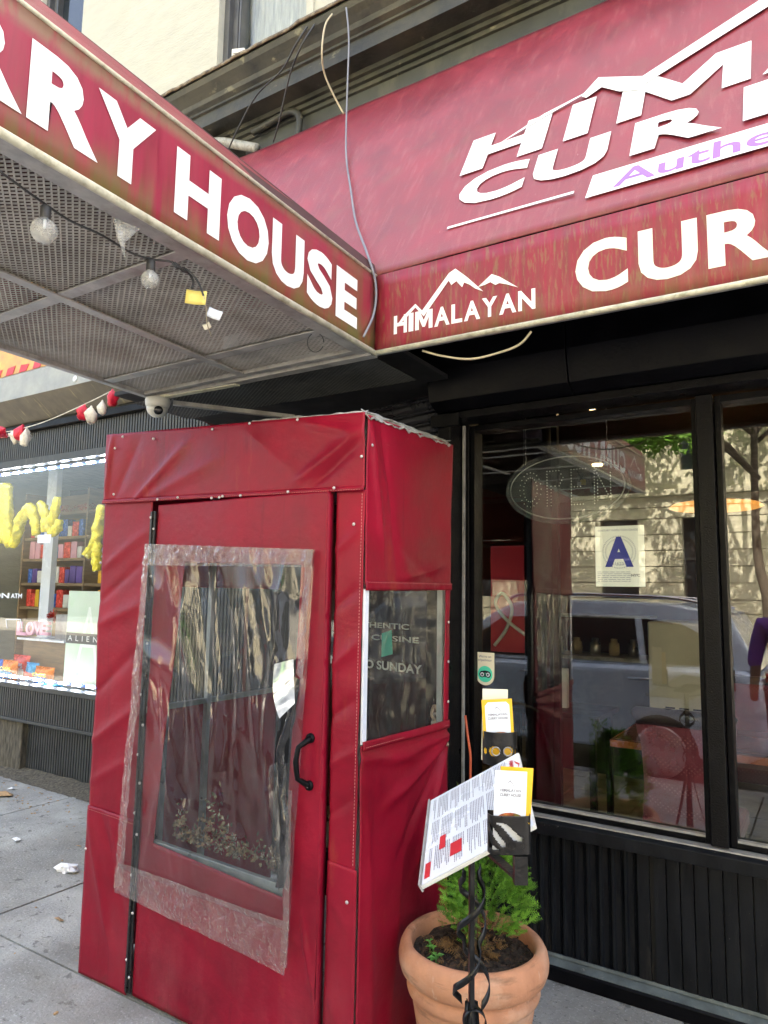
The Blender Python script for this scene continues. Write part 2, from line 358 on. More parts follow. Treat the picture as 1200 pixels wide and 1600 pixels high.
M['printred'] = mat('red print', (.55, .02, .03), .5, var=.05)
M['yellowcard'] = mat('yellow card', (.80, .46, .02), .4, var=.05)
M['creamcard'] = mat('cream card', (.75, .70, .55), .5, var=.03)
M['food'] = mat('food picture print', (.42, .10, .03), .5, var=.6, vs=90, layers=[((.15, .25, .03), (25, 25, 25), .5, .6, .8)])
def leaf(name, a, tr=.35, rg=.5): return mat(name, a, rg, var=.35, vs=14, trans=tr)
M['thuja'] = leaf('conifer foliage', (.11, .27, .03))
M['thuja_light'] = leaf('conifer tips', (.20, .42, .05))
M['drybranch'] = mat('dry brown foliage', (.16, .085, .03), .9, var=.3, vs=40)
M['leafgreen'] = leaf('seedling leaf', (.10, .28, .05))
M['treeleaf'] = leaf('street tree leaf', (.15, .32, .04), .5)
M['bark'] = mat('bark', (.09, .07, .05), .9, var=.3, vs=12, bump=1, bs=20)
M['cablegrey'] = mat('grey cable', (.20, .21, .24), .5, var=.1)
M['cabledark'] = mat('dark cable', (.03, .03, .03), .5, var=.1)
M['cablecream'] = mat('cream cable', (.50, .44, .30), .5, var=.1)
M['orange_wire'] = mat('orange cable', (.55, .10, .04), .5, var=.1)
M['bulb'] = clear('clear bulb', (.88, .88, .85), 1.5, .03, milk=.35, milkcol=(.7, .7, .66))
M['camwhite'] = mat('white camera plastic', (.60, .60, .56), .4, var=.06)
M['lens'] = mat('black lens', (.006, .006, .008), .08, var=.1)
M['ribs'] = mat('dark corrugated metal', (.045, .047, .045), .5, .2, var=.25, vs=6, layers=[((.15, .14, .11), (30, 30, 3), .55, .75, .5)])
M['signmetal'] = mat('grey sign metal', (.28, .28, .25), .45, .2, var=.15, vs=6, layers=[((.5, .5, .47), (70, 20, 20), .68, .72, .7)])
M['signsoffit'] = mat('stained soffit metal', (.13, .115, .09), .6, var=.25, vs=5, layers=[((.36, .30, .16), (24, 3, 3), .60, .72, .8)])
M['orangesign'] = mat('orange sign', (.62, .33, .09), .5, var=.15, vs=12)
M['wood'] = mat('shelf wood', (.26, .18, .10), .6, var=.15, vs=6, stretch=(1, 1, 8))
M['wood2'] = mat('dark shop wall', (.10, .08, .055), .8, var=.2)
M['oldwood'] = mat('weathered post', (.10, .085, .06), .9, var=.5, vs=12, stretch=(4, 4, .8), bump=1, bs=30)
M['yellowfoil'] = mat('yellow foil', (.80, .66, .01), .25, .2, var=.2, vs=14, bump=2.0, bs=30, spec=.9)
M['pink'] = mat('pink board', (.70, .36, .48), .5, var=.08)
M['poster'] = mat('pale green poster', (.62, .72, .60), .4, var=.04, vs=1.5, layers=[((.36, .70, .36), (3, 3, 3), .5, .75, .5)])
M['posterpale'] = mat('white poster print', (.78, .82, .76), .4, var=.03)
M['postergrey'] = mat('dark poster band', (.06, .06, .055), .4, var=.05)
M['blueprint'] = mat('blue print', (.012, .02, .33), .35, var=.05)
M['cardpaper'] = mat('grade card paper', (.92, .92, .86), .4, var=.03)
M['greytext'] = mat('faint grey print', (.32, .33, .42), .5, var=.05)
M['teal'] = mat('teal print', (.06, .62, .44), .4, var=.04)
M['bluebag'] = mat('blue wrapper', (.02, .12, .50), .25, .1, var=.3, vs=30)
M['cyanbag'] = mat('light blue wrapper', (.03, .32, .62), .25, .1, var=.3, vs=30)
M['orangebag'] = mat('orange wrapper', (.85, .20, .01), .25, .1, var=.2, vs=30)
M['redbag'] = mat('red wrapper', (.72, .06, .04), .25, .1, var=.25, vs=30)
M['whitebag'] = mat('white wrapper', (.7, .7, .68), .3, var=.1)
M['purplebox'] = mat('purple carton', (.10, .05, .30), .4, var=.2)
M['table'] = mat('varnished red wood', (.26, .055, .018), .22, var=.35, vs=4, stretch=(.7, 5, 3), coat=.4)
M['tableedge'] = mat('table edge', (.45, .11, .035), .3, var=.2, vs=8)
M['leather'] = mat('dark leather', (.035, .022, .02), .32, var=.2, bump=.3)
def upholstery():
    m = mat('maroon dotted fabric', (.20, .022, .035), .8, var=.15, sheen=.3)
    t = m.node_tree; b = t.nodes['Principled BSDF']; src = b.inputs['Base Color'].links[0].from_socket
    g = t.nodes.new('ShaderNodeNewGeometry'); mp = t.nodes.new('ShaderNodeMapping'); mp.inputs['Rotation'].default_value = (0, R_(45), 0)
    t.links.new(g.outputs['Position'], mp.inputs[0])
    v = N(t, 'ShaderNodeTexVoronoi', Scale=60.0, Randomness=0.0); t.links.new(mp.outputs[0], v.inputs['Vector'])
    t.links.new(mixc(t, ramp(t, v.outputs['Distance'], .30, .18), src, (.30, .08, .08, 1)), b.inputs['Base Color']); return m
M['uphol'] = upholstery()
M['flag'] = mat('flagstone', (.36, .31, .19), .6, var=.2, vs=5, bump=.6, bs=20, layers=[((.16, .12, .06), (6, 6, 6), .5, .7, .6)])
M['grout'] = mat('floor grout', (.05, .04, .03), .9)
M['roomwall'] = mat('restaurant wall', (.10, .035, .025), .8, var=.2, vs=2)
M['tan'] = mat('tan plaster', (.30, .22, .12), .8, var=.2, vs=2)
M['fridge'] = mat('cream appliance', (.62, .60, .48), .4, var=.05)
M['lamp'] = emis('lit pendant glass', (.75, .30, .05), .16)
M['spot'] = emis('lit downlight', (1.0, .72, .38), 3)
M['led'] = emis('white LED', (.78, .87, 1.0), 16)
M['dot'] = mat('unlit LED dots', (.85, .85, .75), .4)
M['oval'] = clear('smoked acrylic', (.50, .52, .52), 1.45, .05, milk=.16, milkcol=(.4, .42, .42))
M['stoneopp'] = mat('limestone', (.54, .50, .37), .85, var=.12, vs=2, bump=.5, bs=20)
M['winopp'] = mat('dark window glass', (.02, .025, .03), .06, var=.1)
M['carpaint'] = mat('silver blue car paint', (.70, .82, 1.0), .25, .1, var=.03, coat=1)
M['carpaint2'] = mat('slate car paint', (.07, .10, .15), .22, .5, var=.03, coat=1)
M['rubber'] = mat('tyre rubber', (.015, .015, .015), .8)
M['rim'] = mat('alloy rim', (.45, .45, .47), .3, .8)
M['chrome'] = mat('bright metal', (.6, .6, .62), .15, 1.0)
M['taillight'] = mat('red lamp lens', (.5, .01, .01), .15)
M['amber'] = mat('warm lamp glow card', (.5, .35, .1), .5)
M['skin'] = mat('skin', (.28, .15, .10), .55, var=.05)
M['purpleshirt'] = mat('purple shirt', (.20, .07, .40), .8, var=.15)
M['jeans'] = mat('dark blue trousers', (.02, .025, .06), .85, var=.2)
M['hair'] = mat('black hair', (.01, .008, .007), .5)
M['redcloth'] = mat('red balloon rubber', (.60, .015, .04), .4, var=.2, vs=30)
M['whitecloth'] = mat('dirty white rubber', (.62, .58, .48), .6, var=.2, vs=30)
M['flakes'] = mat('brown flake mix', (.17, .105, .055), .7, var=.7, vs=60, layers=[((.55, .48, .38), (30, 30, 30), .56, .62, .8), ((.05, .03, .02), (60, 60, 60), .55, .6, .8)])
M['tissue'] = mat('white tissue', (.80, .80, .80), .8, var=.05)
M['tanleaf'] = mat('dry leaf', (.40, .25, .12), .8, var=.3, vs=30)
M['steel'] = mat('padlock steel', (.42, .40, .36), .35, .8, var=.2)
M['rope'] = mat('frayed cord', (.40, .30, .20), .9, var=.2)
M['yellowtag'] = mat('yellow tag', (.75, .62, .16), .5, var=.1)
M['brick'] = mat('pale brick', (.40, .31, .18), .85, var=.2, vs=8)
M['sparkle'] = mat('red tinsel', (.6, .04, .02), .2, .6, var=.3, vs=80)

# ================================================================== SETTING
g = MB().box((-40, -30, -.32), (40, 0.0-.9+.9-.62, -.13)); o = g.build('road', M['asphalt']); tag(o, kind='structure')
g = MB().box((-40, -60, -.5), (40, 40, -.33)); o = g.build('ground', M['asphalt']); tag(o, kind='structure')
base = MB().box((-14, -.48, -.30), (8, 9.6, -.045)).build('sidewalk', M['joint']); tag(base, kind='structure')
XS = [-14.05+1.5*i for i in range(15)]; YS = [-.47, .5, 2.0, 3.62]
slab_me = {}
for j in range(3):
    w_, h_ = 1.488, YS[j+1]-YS[j]-.011
    mb = MB().box((-w_/2, -h_/2, 0), (w_/2, h_/2, .045)); me = mb.mesh('slab')
    for i in range(14):
        o = link('slab', me, M['concrete'], base, ((XS[i]+XS[i+1])/2, (YS[j]+YS[j+1])/2, -.045))
        o.location.z += random.uniform(-.0015, .0015)
        if j == 0 and i == 0: pass
kb = MB()
for i in range(16): kb.box((-14+i*1.5, -.62, -.3), (-14+i*1.5+1.49, -.485, 0))
o = kb.build('kerb', M['kerb'], bevel=.012); tag(o, kind='structure')
o = MB().box((-40, -14, -.30), (40, -9.2, 0)).build('opposite_pavement', M['concrete']); tag(o, kind='structure')

# ================================================================== RESTAURANT BUILDING
RB = thing('restaurant_building', 'black fronted restaurant building with cream stucco upper storey', 'building', (-1, 3.3, 0))
# upper wall with window openings
wy0, wy1 = 3.30, 3.6
wins = [(-5.95, -5.30), (-3.58, -2.76), (-1.0, -.2), (1.2, 2.0)]; zw0, zw1 = 5.02, 7.3
mb = MB(); xs = -8.6
for a, b in wins: mb.box((xs, wy0, 4.9), (a, wy1, 9)); mb.box((a, wy0, zw1), (b, wy1, 9)); mb.box((a, wy0, 4.9), (b, wy1, zw0)); xs = b
mb.box((xs, wy0, 4.9), (3.5, wy1, 9)); mb.box((-8.6, wy0, 9.001), (3.5, wy1, 13.5))
mb.box((-8.6, 9.5, 0), (3.5, 9.8, 13.5)); mb.box((-8.6, 3.3, 13.501), (3.5, 9.8, 13.7)); mb.box((-8.9, 3.3, 0), (-8.601, 9.8, 13.7)); mb.box((3.501, 3.0, 0), (3.8, 9.8, 13.7))
mb.build('upper_wall', M['stucco'], RB)
for i, (a, b) in enumerate(wins):
    f = MB()
    f.box((a, 3.34, zw0), (a+.05, 3.5, zw1)); f.box((b-.04, 3.34, zw0), (b, 3.5, zw1)); f.box((a+.05, 3.34, zw1-.06), (b-.04, 3.5, zw1)); f.box((a+.05, 3.36, zw0), (b-.04, 3.5, zw0+.05))
    f.box((a+.05, 3.38, zw0+.05), (a+.10, 3.46, zw1-.06)); f.box((a+.12, 3.37, zw0+.05), (a+.135, 3.46, zw1-.06))
    f.box((a+.135, 3.38, 6.1), (b-.04, 3.44, 6.16))
    fr = f.build('window', M['winframe'], RB)
    MB().box((a+.10, 3.425, zw0+.05), (b-.04, 3.431, zw1-.06)).build('pane', M['winopp'] if i == 0 else M['glass'], fr)
    if i: 
        c = MB(); patch(c, (a+.10, 3.5, zw0), (b, 3.5, zw0), (b, 3.5, zw1), (a+.10, 3.5, zw1), lambda p, u, v: .014*math.sin(u*46+nz(p.x, 0, p.z, 1.5)*3), (0, 1, 0), .03)
        c.build('curtain', M['curtain'], fr, solid=.002)
MB().box((-3.66, 3.285, 5.02), (-3.582, 3.45, 7.4)).box((-2.758, 3.285, 5.02), (-2.70, 3.45, 7.4)).build('window_surround', M['stucco'], RB)
# first-floor back partition so that daylight does not pass
MB().box((-8.6, 3.9, 4.6), (3.5, 3.95, 9)).build('room_partition', M['curtain'], RB)
# cornice
prof = [(3.30, 4.93), (2.89, 4.905), (2.88, 4.88), (2.895, 4.85), (2.925, 4.825), (2.95, 4.80), (2.96, 4.775), (2.985, 4.76), (2.985, 4.745), (3.0, 4.74), (3.0, 4.652), (3.11, 4.650), (3.115, 4.625), (3.135, 4.622), (3.14, 4.60), (3.16, 4.597), (3.165, 4.575), (3.18, 4.57), (3.30, 4.57)]
MB().extrude_x(prof, -4.6, 3.5).build('cornice', M['cornice'], RB)
fl = MB(); n = 220
vs = []; fs = []
for i in range(n+1):
    x = -4.6+8.1*i/n; j1 = .012*nz(x, 2, 0, 6)+.008*nz(x, 0, 3, 19); up = max(0, nz(x, 7, 1, 2.2)-.25)*.07
    vs += [(x, 3.29, 4.945), (x, 2.90+j1, 4.918+up*.4), (x, 2.868+j1, 4.905+up+.006*nz(x, 1, 1, 25)), (x, 2.868+j1, 4.885+up)]
for i in range(n):
    for k in range(3): fs.append((i*4+k, i*4+k+1, (i+1)*4+k+1, (i+1)*4+k))
fl.add(vs, fs, True); fl.build('cornice_flashing', M['flashing'], RB, solid=.006)
MB().box((-3.15, 3.18, 2.72), (3.5, 3.30, 4.57)).build('fascia_wall', M['greywall'], RB)
# wall of black above the shop front
MB().box((-1.575, 3.09, 2.475), (3.5, 3.178, 3.4)).build('shopfront_head', M['black'], RB)
MB().box((-1.44, 2.26, 2.80), (3.0, 3.088, 2.825)).build('awning_shade_sheet', M['dark'], RB)  # added dark sheet standing in for the shade inside the open awning
# shutter box
bp_ = [(2.83, 2.765), (2.83, 2.645), (2.862, 2.505), (2.93, 2.472), (3.087, 2.472), (3.087, 2.765)]
MB().extrude_x(bp_, -1.572, -.903).build('shutter_box', M['black'], RB, bevel=.004)
MB().extrude_x(bp_, -.898, 1.0).build('shutter_box', M['black'], RB, bevel=.004)
MB().extrude_x(bp_, 1.005, 3.0).build('shutter_box', M['black'], RB, bevel=.004)
MB().box((-1.572, 2.95, 2.435), (3.0, 3.09, 2.470)).build('guide_head', M['blackrough'], RB, bevel=.003)
# window frame: posts, head, mullion, sill
MB().box((-1.575, 2.955, 0), (-1.503, 3.085, 2.432)).build('shutter_guide', M['blackrough'], RB, bevel=.006)
MB().box((-1.575, 3.088, 0), (-1.470, 3.2, 2.47)).build('door_post', M['black'], RB, bevel=.003)
MB().box((-1.497, 3.07, .66), (-1.487, 3.086, 2.43)).build('jamb_trim', M['galv'], RB)
MB().box((-1.60, 2.93, 2.40), (-1.45, 2.949, 2.462)).build('bracket', M['blackrough'], RB, bevel=.004)
for (a, b) in ((-1.468, -.44), (-.37, 1.2)):
    f = MB(); f.box((a, 3.10, .662), (a+.022, 3.19, 2.432)); f.box((b-.02, 3.10, .662), (b, 3.19, 2.432)); f.box((a+.022, 3.10, 2.405), (b-.02, 3.19, 2.432)); f.box((a+.022, 3.10, .662), (b-.02, 3.19, .680))
    fr = f.build('window_frame', M['black'], RB, bevel=.002)
    MB().box((a+.018, 3.140, .678), (b-.018, 3.146, 2.407)).build('window_pane', M['roomglass'], fr)
    MB().box((a+.01, 3.105, .6801), (b-.01, 3.135, .688)).build('glazing_bead', M['galv'], fr)
MB().box((-.437, 3.06, .665), (-.373, 3.2, 2.432)).build('mullion', M['blackrough'], RB, bevel=.004)
MB().box((1.202, 3.06, 0), (1.6, 3.3, 2.47)).box((1.601, 3.10, 0), (3.5, 3.3, 2.47)).build('pier', M['black'], RB, bevel=.004)
MB().extrude_x([(3.035, .590), (3.035, .640), (3.05, .652), (3.20, .661), (3.20, .590)], -1.50, 1.2).build('window_sill', M['plank'], RB, bevel=.003)
MB().box((-1.50, 3.052, .6535), (1.2, 3.098, .659)).build('sill_ledge', M['galv'], RB)
# bulkhead boards
MB().box((-1.50, 3.125, .0), (1.2, 3.2, .589)).build('bulkhead_backing', M['dark'], RB)
pw = .0515
pm = MB().extrude_x([(3.124, .088), (3.124, .588), (3.103, .588), (3.103, .088)], -pw/2+.003, pw/2-.003)
pm.v = [p-Vector((0, 3.11, .088)) for p in pm.v]; me1 = pm.mesh('plank')
pm = MB(); pr = [(-pw/2+.002, .014), (-pw/2+.002, -.004), (-pw/2+.010, -.004), (-pw/2+.016, .006), (pw/2-.016, .006), (pw/2-.008, -.002), (pw/2-.002, .014)]
pm.prism(pr, lambda x, y: (x, y, 0), (0, 0, .5)); me2 = pm.mesh('plank')
x = -1.472; k = 0
while x < 1.19:
    o = link('plank', me2 if x < -.72 else me1, M['plank'], RB, (x, 3.11, .088)); o.location.y += random.uniform(-.0012, .0012); x += pw+(.012 if abs(x+.72) < pw/2 else 0); k += 1
MB().extrude_x([(3.065, 0), (3.065, .052), (3.072, .060), (3.115, .078), (3.124, .078), (3.124, 0)], -1.50, 1.2).build('base_board', M['black'], RB, bevel=.002)
MB().extrude_x([(3.070, .0605), (3.116, .0795), (3.118, .0825), (3.069, .063)], -1.50, 1.2).build('base_ledge', M['ledge'], RB)
MB().extrude_x([(3.100, .082), (3.102, .094), (3.108, .094), (3.108, .082)], -1.50, 1.2).build('base_bead', M['ledge'], RB)

# splayed entrance with rolled shutter above and glazed door
SP0 = Vector((-1.578, 3.02, 0)); SD = Vector((-.974, .225, 0)).normalized(); SN = Vector((SD.y, -SD.x, 0))   # SN faces the street? checked below
if SN.y > 0: SN = -SN
def sp(u, z, off=0): return SP0 + SD*u + SN*off + Vector((0, 0, z))
L_ = 1.42
mb = MB().prism([(0, 2.10), (L_, 2.10), (L_, 3.1), (0, 3.1)], lambda u, z: sp(u, z, -.02), -SN*.05); mb.build('shutter_backing', M['dark'], RB)
# curved slats
slat = MB(); a = [(0, 0), (.010, .012), (.012, .030), (.006, .044), (.012, .050), (.004, .060), (-.004, .060), (-.004, 0)]
slat.prism(a, lambda n_, z: SN*n_ + Vector((0, 0, z)), SD*(L_-.04)); me = slat.mesh('slat')
for i in range(9):
    link('slat', me, M['slat'], RB, sp(.02, 2.16+i*.062, 0))
MB().prism([(0, 2.74), (L_, 2.74), (L_, 3.1), (0, 3.1)], lambda u, z: sp(u, z, .012), -SN*.03).build('entrance_header', M['black'], RB)
MB().prism([(.0, 2.10), (L_, 2.10), (L_, 2.155), (.0, 2.155)], lambda u, z: sp(u, z, .03), -SN*.05).build('door_head', M['black'], RB)
dr = MB()
for (a, b, c, d) in ((.0, .0, .10, 2.10), (1.10, 0, 1.2, 2.10), (.10, 0, 1.10, .22), (.10, 2.0, 1.10, 2.10), (.54, .22, .62, 2.0)):
    dr.prism([(a, b), (c, b), (c, d), (a, d)], lambda u, z: sp(u, z, 0), -SN*.05)
DO = dr.build('door', M['black'], RB, bevel=.004)
MB().prism([(.10, .22), (1.10, .22), (1.10, 2.0), (.10, 2.0)], lambda u, z: sp(u, z, -.02), -SN*.006).build('door_pane', M['glass'], DO)
MB().tube([sp(.58, .95, .0), sp(.58, .95, .05), sp(.58, 1.25, .05), sp(.58, 1.25, .0)], .009).build('door_handle', M['steel'], DO)
tb = MB()
def dtext(px0, py0, px1, py1, txt, hgt, bold=.02):
    def hit(px, py):
        d = RM @ _ray(px, py); t = (SP0-EYE).dot(SN)/d.dot(SN); return EYE+d*t
    A, B = hit(px0, py0), hit(px1, py1); uB = (A-SP0).dot(SD); uA = (B-SP0).dot(SD)
    put_text(tb, txt, lambda u, z: sp(u, z, .004), uB, uA, A.z-hgt/2, A.z+hgt/2, bold)
dtext(545, 974, 640, 972, 'AUTHENTIC', .028); dtext(515, 990, 655, 986, 'INDIAN CUISINE', .028)
dtext(500, 1028, 660, 1026, 'SUNDAY TO SUNDAY', .045, .03)
tb.build('lettering', M['cream_letter'], DO)
MB().prism([(.32, 1.30), (.40, 1.28), (.40, 1.40), (.33, 1.42)], lambda u, z: sp(u, z, .006), SN*.001).build('green_flyer', M['teal'], DO)
MB().prism([(L_-.33, 0), (L_+.2, 0), (L_+.2, 2.0), (L_-.33, 2.0)], lambda u, z: sp(u, z, .006), -SN*.05).build('entrance_side_wall', M['black'], RB)

# interior shell
MB().box((-3.2, 3.25, .02), (3.5, 9.49, .06)).build('interior_floor', M['grout'], RB)
fo = RB
y = 3.26; r = 0; FLT = {}
while y < 8.6:
    h_ = .42; x = -3.15+(.21 if r % 2 else 0)
    while x < 2.6:
        w_ = .55
        if (w_, h_) not in FLT: FLT[(w_, h_)] = MB().box((-w_/2+.006, -h_/2+.006, 0), (w_/2-.006, h_/2-.006, .02)).mesh('floor_tile')
        o = link('floor_tile', FLT[(w_, h_)], M['flag'], RB, (x+w_/2, y+h_/2, .06)); o.location.z += random.uniform(-.002, .002)
        x += w_
    y += h_; r += 1
MB().box((-3.2, 8.6, .06), (3.4, 8.7, 3)).box((-3.3, 3.5, .06), (-3.2, 8.6, 3)).box((3.3, 3.3, .06), (3.4, 8.6, 3)).build('interior_wall', M['roomwall'], RB)
MB().box((-3.2, 3.31, 2.78), (3.4, 8.6, 2.85)).build('interior_ceiling', M['dark'], RB)
MB().lathe([(.095, .06), (.095, 2.78)], (-1.42, 3.95, 0), 28).build('interior_column', M['black'], RB)
for (sx, sy) in ((-1.2, 4.25), (-.35, 4.2), (-.7, 5.6), (.3, 5.8), (-1.7, 6.2), (.5, 4.2)):
    MB().lathe([(.0, 2.762), (.045, 2.760), (.05, 2.778)], (sx, sy, 0), 16).build('downlight', M['spot'], RB)

# ================================================================== FRONT AWNING
VY, VZ0, VZ1 = 2.20, 2.526, 2.837
AW = thing('shop_awning', 'long maroon sloped awning with white restaurant lettering across the shop front', 'awning', (0, 2.65, 2.5))
PV = Vector((0, .9, 1.569)).normalized()
def pn(u, v, off=0): return Vector((u, 2.2, 2.840)) + PV*v + Vector((0, -PV.z, PV.y))*off
mb = MB(); PDN = (0, -PV.z, PV.y)
patch(mb, pn(-2.78, 0), pn(3.0, 0), pn(3.0, 1.806), pn(-3.2, 1.806), lambda p, u, v: .006*nz(p.x, p.z, 0, 1.6)+.0025*nz(p.x, p.z, 5, 5), PDN, .05)
mb.build('sloped_panel', M['panel'], AW, solid=.003)
MB().add([(-2.78, 2.2, 2.84), pn(-3.2, 1.806), (-3.2, 3.10, 2.60), (-2.78, 2.2, 2.60)], [(0, 1, 2, 3)]).build('end_panel', M['panel'], AW, solid=.004)
MB().add([(3.0, 2.2, 2.84), pn(3.0, 1.806), (3.0, 3.10, 2.53), (3.0, 2.2, 2.53)], [(0, 1, 2, 3)]).build('end_panel', M['panel'], AW, solid=.004)
mb = MB(); patch(mb, (-1.452, VY, VZ0), (3.0, VY, VZ0-.045), (3.0, VY, VZ1-.02), (-1.452, VY, VZ1), lambda p, u, v: .002*nz(p.x, 0, p.z, 4), (0, -1, 0), .05)
mb.build('valance', M['valance'], AW, solid=.004)
MB().tube([(-1.462, VY-.006, VZ0-.002), (3.0, VY-.006, VZ0-.047)], .010).build('edge_bead', M['bead'], AW)
MB().tube([(-1.452, VY+.012, VZ0+.003), (3.0, VY+.012, VZ0-.042)], .012).build('valance_rail', M['galv'], AW)
def vf(x, z, off=.0035):
    return Vector((x, VY-off, z-(x+1.45)*.010))
# valance lettering
mb = MB()
def p2v(cx_, cy_, off=.0045):
    p = at_y(cx_/2+600, cy_/2+400, VY); return Vector((p.x, VY-off, p.z))
put_word(mb, 'HIMALAYAN', lambda u, z: Vector((u, VY-.0035, z-(u+1.36)*.026)), -1.362, -.80, 2.583, 2.655, .03)
mb.build('lettering_himalayan', M['white'], AW)
mb = MB()
for P in ([(34, 230), (62, 190), (100, 151), (121, 172), (205, 55), (225, 41), (262, 68), (312, 112), (287, 103), (268, 90), (252, 84), (246, 99), (228, 80), (212, 92), (204, 78), (126, 190), (100, 162), (70, 196)],
          [(296, 98), (338, 58), (362, 66), (420, 99), (385, 90), (362, 86), (350, 92), (334, 83), (316, 92)]):
    mb.prism(P, p2v, (0, -.0006, 0))
mb.build('mountain_logo', M['white'], AW)
bot, top = 2.583, 2.752
vt = lambda u, z: Vector((u, VY-.0035, z-(u+.6)*.016))
for ch, a, b in (('C', -.662, -.495), ('U', -.462, -.290), ('R', -.263, -.09), ('R', -.05, .12), ('Y', .14, .32), ('H', .42, .59), ('O', .62, .80), ('U', .83, .99), ('S', 1.02, 1.17), ('E', 1.2, 1.33)):
    mb = MB(); put_text(mb, ch, vt, a, b, bot-(.006 if ch in 'COSU' else 0), top+(.004 if ch in 'COS' else 0), .035)
    mb.build('letter', M['cream_letter'], AW)
# big lettering on the sloped panel
mb = MB(); pt = lambda u, v: pn(u, v, .009)
rk = lambda u, v: pn(u, v - .03*(u+1.2)*0, .009)
for ch, a, b in (('H', -1.222, -.868), ('I', -.785, -.690), ('M', -.585, -.145), ('A', -.11, .27), ('L', .31, .56), ('A', .57, .93), ('Y', .91, 1.25), ('A', 1.24, 1.6), ('N', 1.65, 2.0)):
    if ch == 'M':
        for P_ in ([(0, 0), (.2, 0), (.2, 1), (0, 1)], [(.8, 0), (1, 0), (1, 1), (.8, 1)], [(.2, .62), (.43, .12), (.5, .12), (.5, .48), (.26, 1), (.2, 1)], [(.5, .12), (.57, .12), (.8, .62), (.8, 1), (.74, 1), (.5, .48)]):
            mb.add([rk(a+(b-a)*x_, .56+.275*y_) for x_, y_ in P_], [tuple(range(len(P_)))])
    else: put_text(mb, ch, rk, a, b, .56, .835, .05)
for ch, a, b in (('C', -1.185, -.905), ('U', -.873, -.598), ('R', -.513, -.225), ('R', -.165, .125), ('Y', .14, .42), ('H', .52, .78), ('O', .82, 1.12), ('U', 1.16, 1.4), ('S', 1.44, 1.68), ('E', 1.73, 1.95)):
    put_text(mb, ch, rk, a, b, .300 if ch != 'C' else .294, .515 if ch not in 'C' else .530, .045)
mb.build('lettering_roof_sign', M['white'], AW)
_pn = Vector(PDN)
def p2p(cx_, cy_):
    d = RM @ _ray(cx_, cy_); t = (pn(0, 0, .0115)-EYE).dot(_pn)/d.dot(_pn); return EYE+d*t
mb = MB(); mb.prism([(776, 227), (850, 178), (912, 146), (935, 121), (1004, 119), (1190, -2), (1260, -44), (1330, -60), (1330, -48), (1262, -28), (1197, 12), (1006, 132), (1000, 140), (968, 143), (940, 136), (916, 153), (908, 150), (852, 182)], p2p, _pn*.0006)
mb.box((0,0,0),(0,0,0)) if False else None
mb.build('mountain_outline', M['white'], AW)
mb = MB(); mb.prism([(-.640, .112), (1.95, .112), (1.95, .232), (-.630, .243)], lambda u, v: pn(u, v, .009), _pn*.0006); mb.build('white_band', M['white'], AW)
mb = MB(); mb.prism([(-1.180, .174), (-.687, .165), (-.687, .179), (-1.180, .188)], lambda u, v: pn(u, v, .009), _pn*.0006); mb.build('underline', M['white'], AW)
for wd_, a, b in (('Authentic', -.552, .22), ('Indian', .32, .80), ('Cuisine', .90, 1.55)):
    mb = MB(); put_text(mb, wd_, lambda u, v: pn(u, v, .0105), a, b, .125, .222, .012); mb.build('band_word', M['purple'], AW)

# ================================================================== ENTRANCE CANOPY
CX0, CX1, CY0, CY1 = -2.75, -1.45, -.62, 2.195
CN = thing('entrance_canopy', 'maroon entrance canopy projecting over the sidewalk with a metal mesh underside', 'canopy', (-2.1, .8, 2.5))
def cz(y, z=0): return 2.526 + (2.2-y)*.026 + z
def side_panel(X, nx, nm):
    mb = MB(); patch(mb, (X, CY0, cz(CY0)), (X, CY1, cz(CY1)), (X, CY1, cz(CY1, .311)), (X, CY0, cz(CY0, .330)), lambda p, u, v: .002*nz(0, p.y, p.z, 4), (nx, 0, 0), .05)
    return mb.build(nm, M['canopy_red'], CN, solid=.004)
side_panel(CX1, 1, 'side_fascia'); side_panel(CX0, -1, 'side_fascia')
mb = MB(); patch(mb, (CX0, CY0, cz(CY0)), (CX1, CY0, cz(CY0)), (CX1, CY0, cz(CY0, .33)), (CX0, CY0, cz(CY0, .33)), lambda p, u, v: 0, (0, -1, 0), .05); mb.build('front_fascia', M['canopy_red'], CN, solid=.004)
MB().tube([(CX1+.004, CY0, cz(CY0, -.002)), (CX1+.004, CY1+.01, cz(CY1, -.002))], .011).build('edge_bead', M['bead'], CN)
MB().tube([(CX1+.002, CY0, cz(CY0, .330)), (CX1+.002, CY1+.006, cz(CY1, .311))], .006).build('top_bead', M['bead'], CN)
# roof : steep edge then shallow rise
mb = MB()
for s_, X in ((-1, CX1), (1, CX0)):
    mb.add([(X, CY0, cz(CY0, .331)), (X, CY1+.3, cz(CY1, .312)), (X+s_*.035, CY1+.3, cz(CY1, .375)), (X+s_*.035, CY0, cz(CY0, .40)), (-2.1, CY1+.5, cz(CY1, .47)), (-2.1, CY0, cz(CY0, .50))], [(0, 1, 2, 3), (3, 2, 4, 5)], False)
mb.build('roof_sheet', M['roofcloth'], CN, solid=.003)
MB().add([(CX1+.002, CY0, cz(CY0, .334)), (CX1+.002, CY1+.006, cz(CY1, .315)), (CX1-.030, CY1+.006, cz(CY1, .372)), (CX1-.030, CY0, cz(CY0, .400))], [(0, 1, 2, 3)]).build('roof_edge', M['panel'], CN, solid=.003)
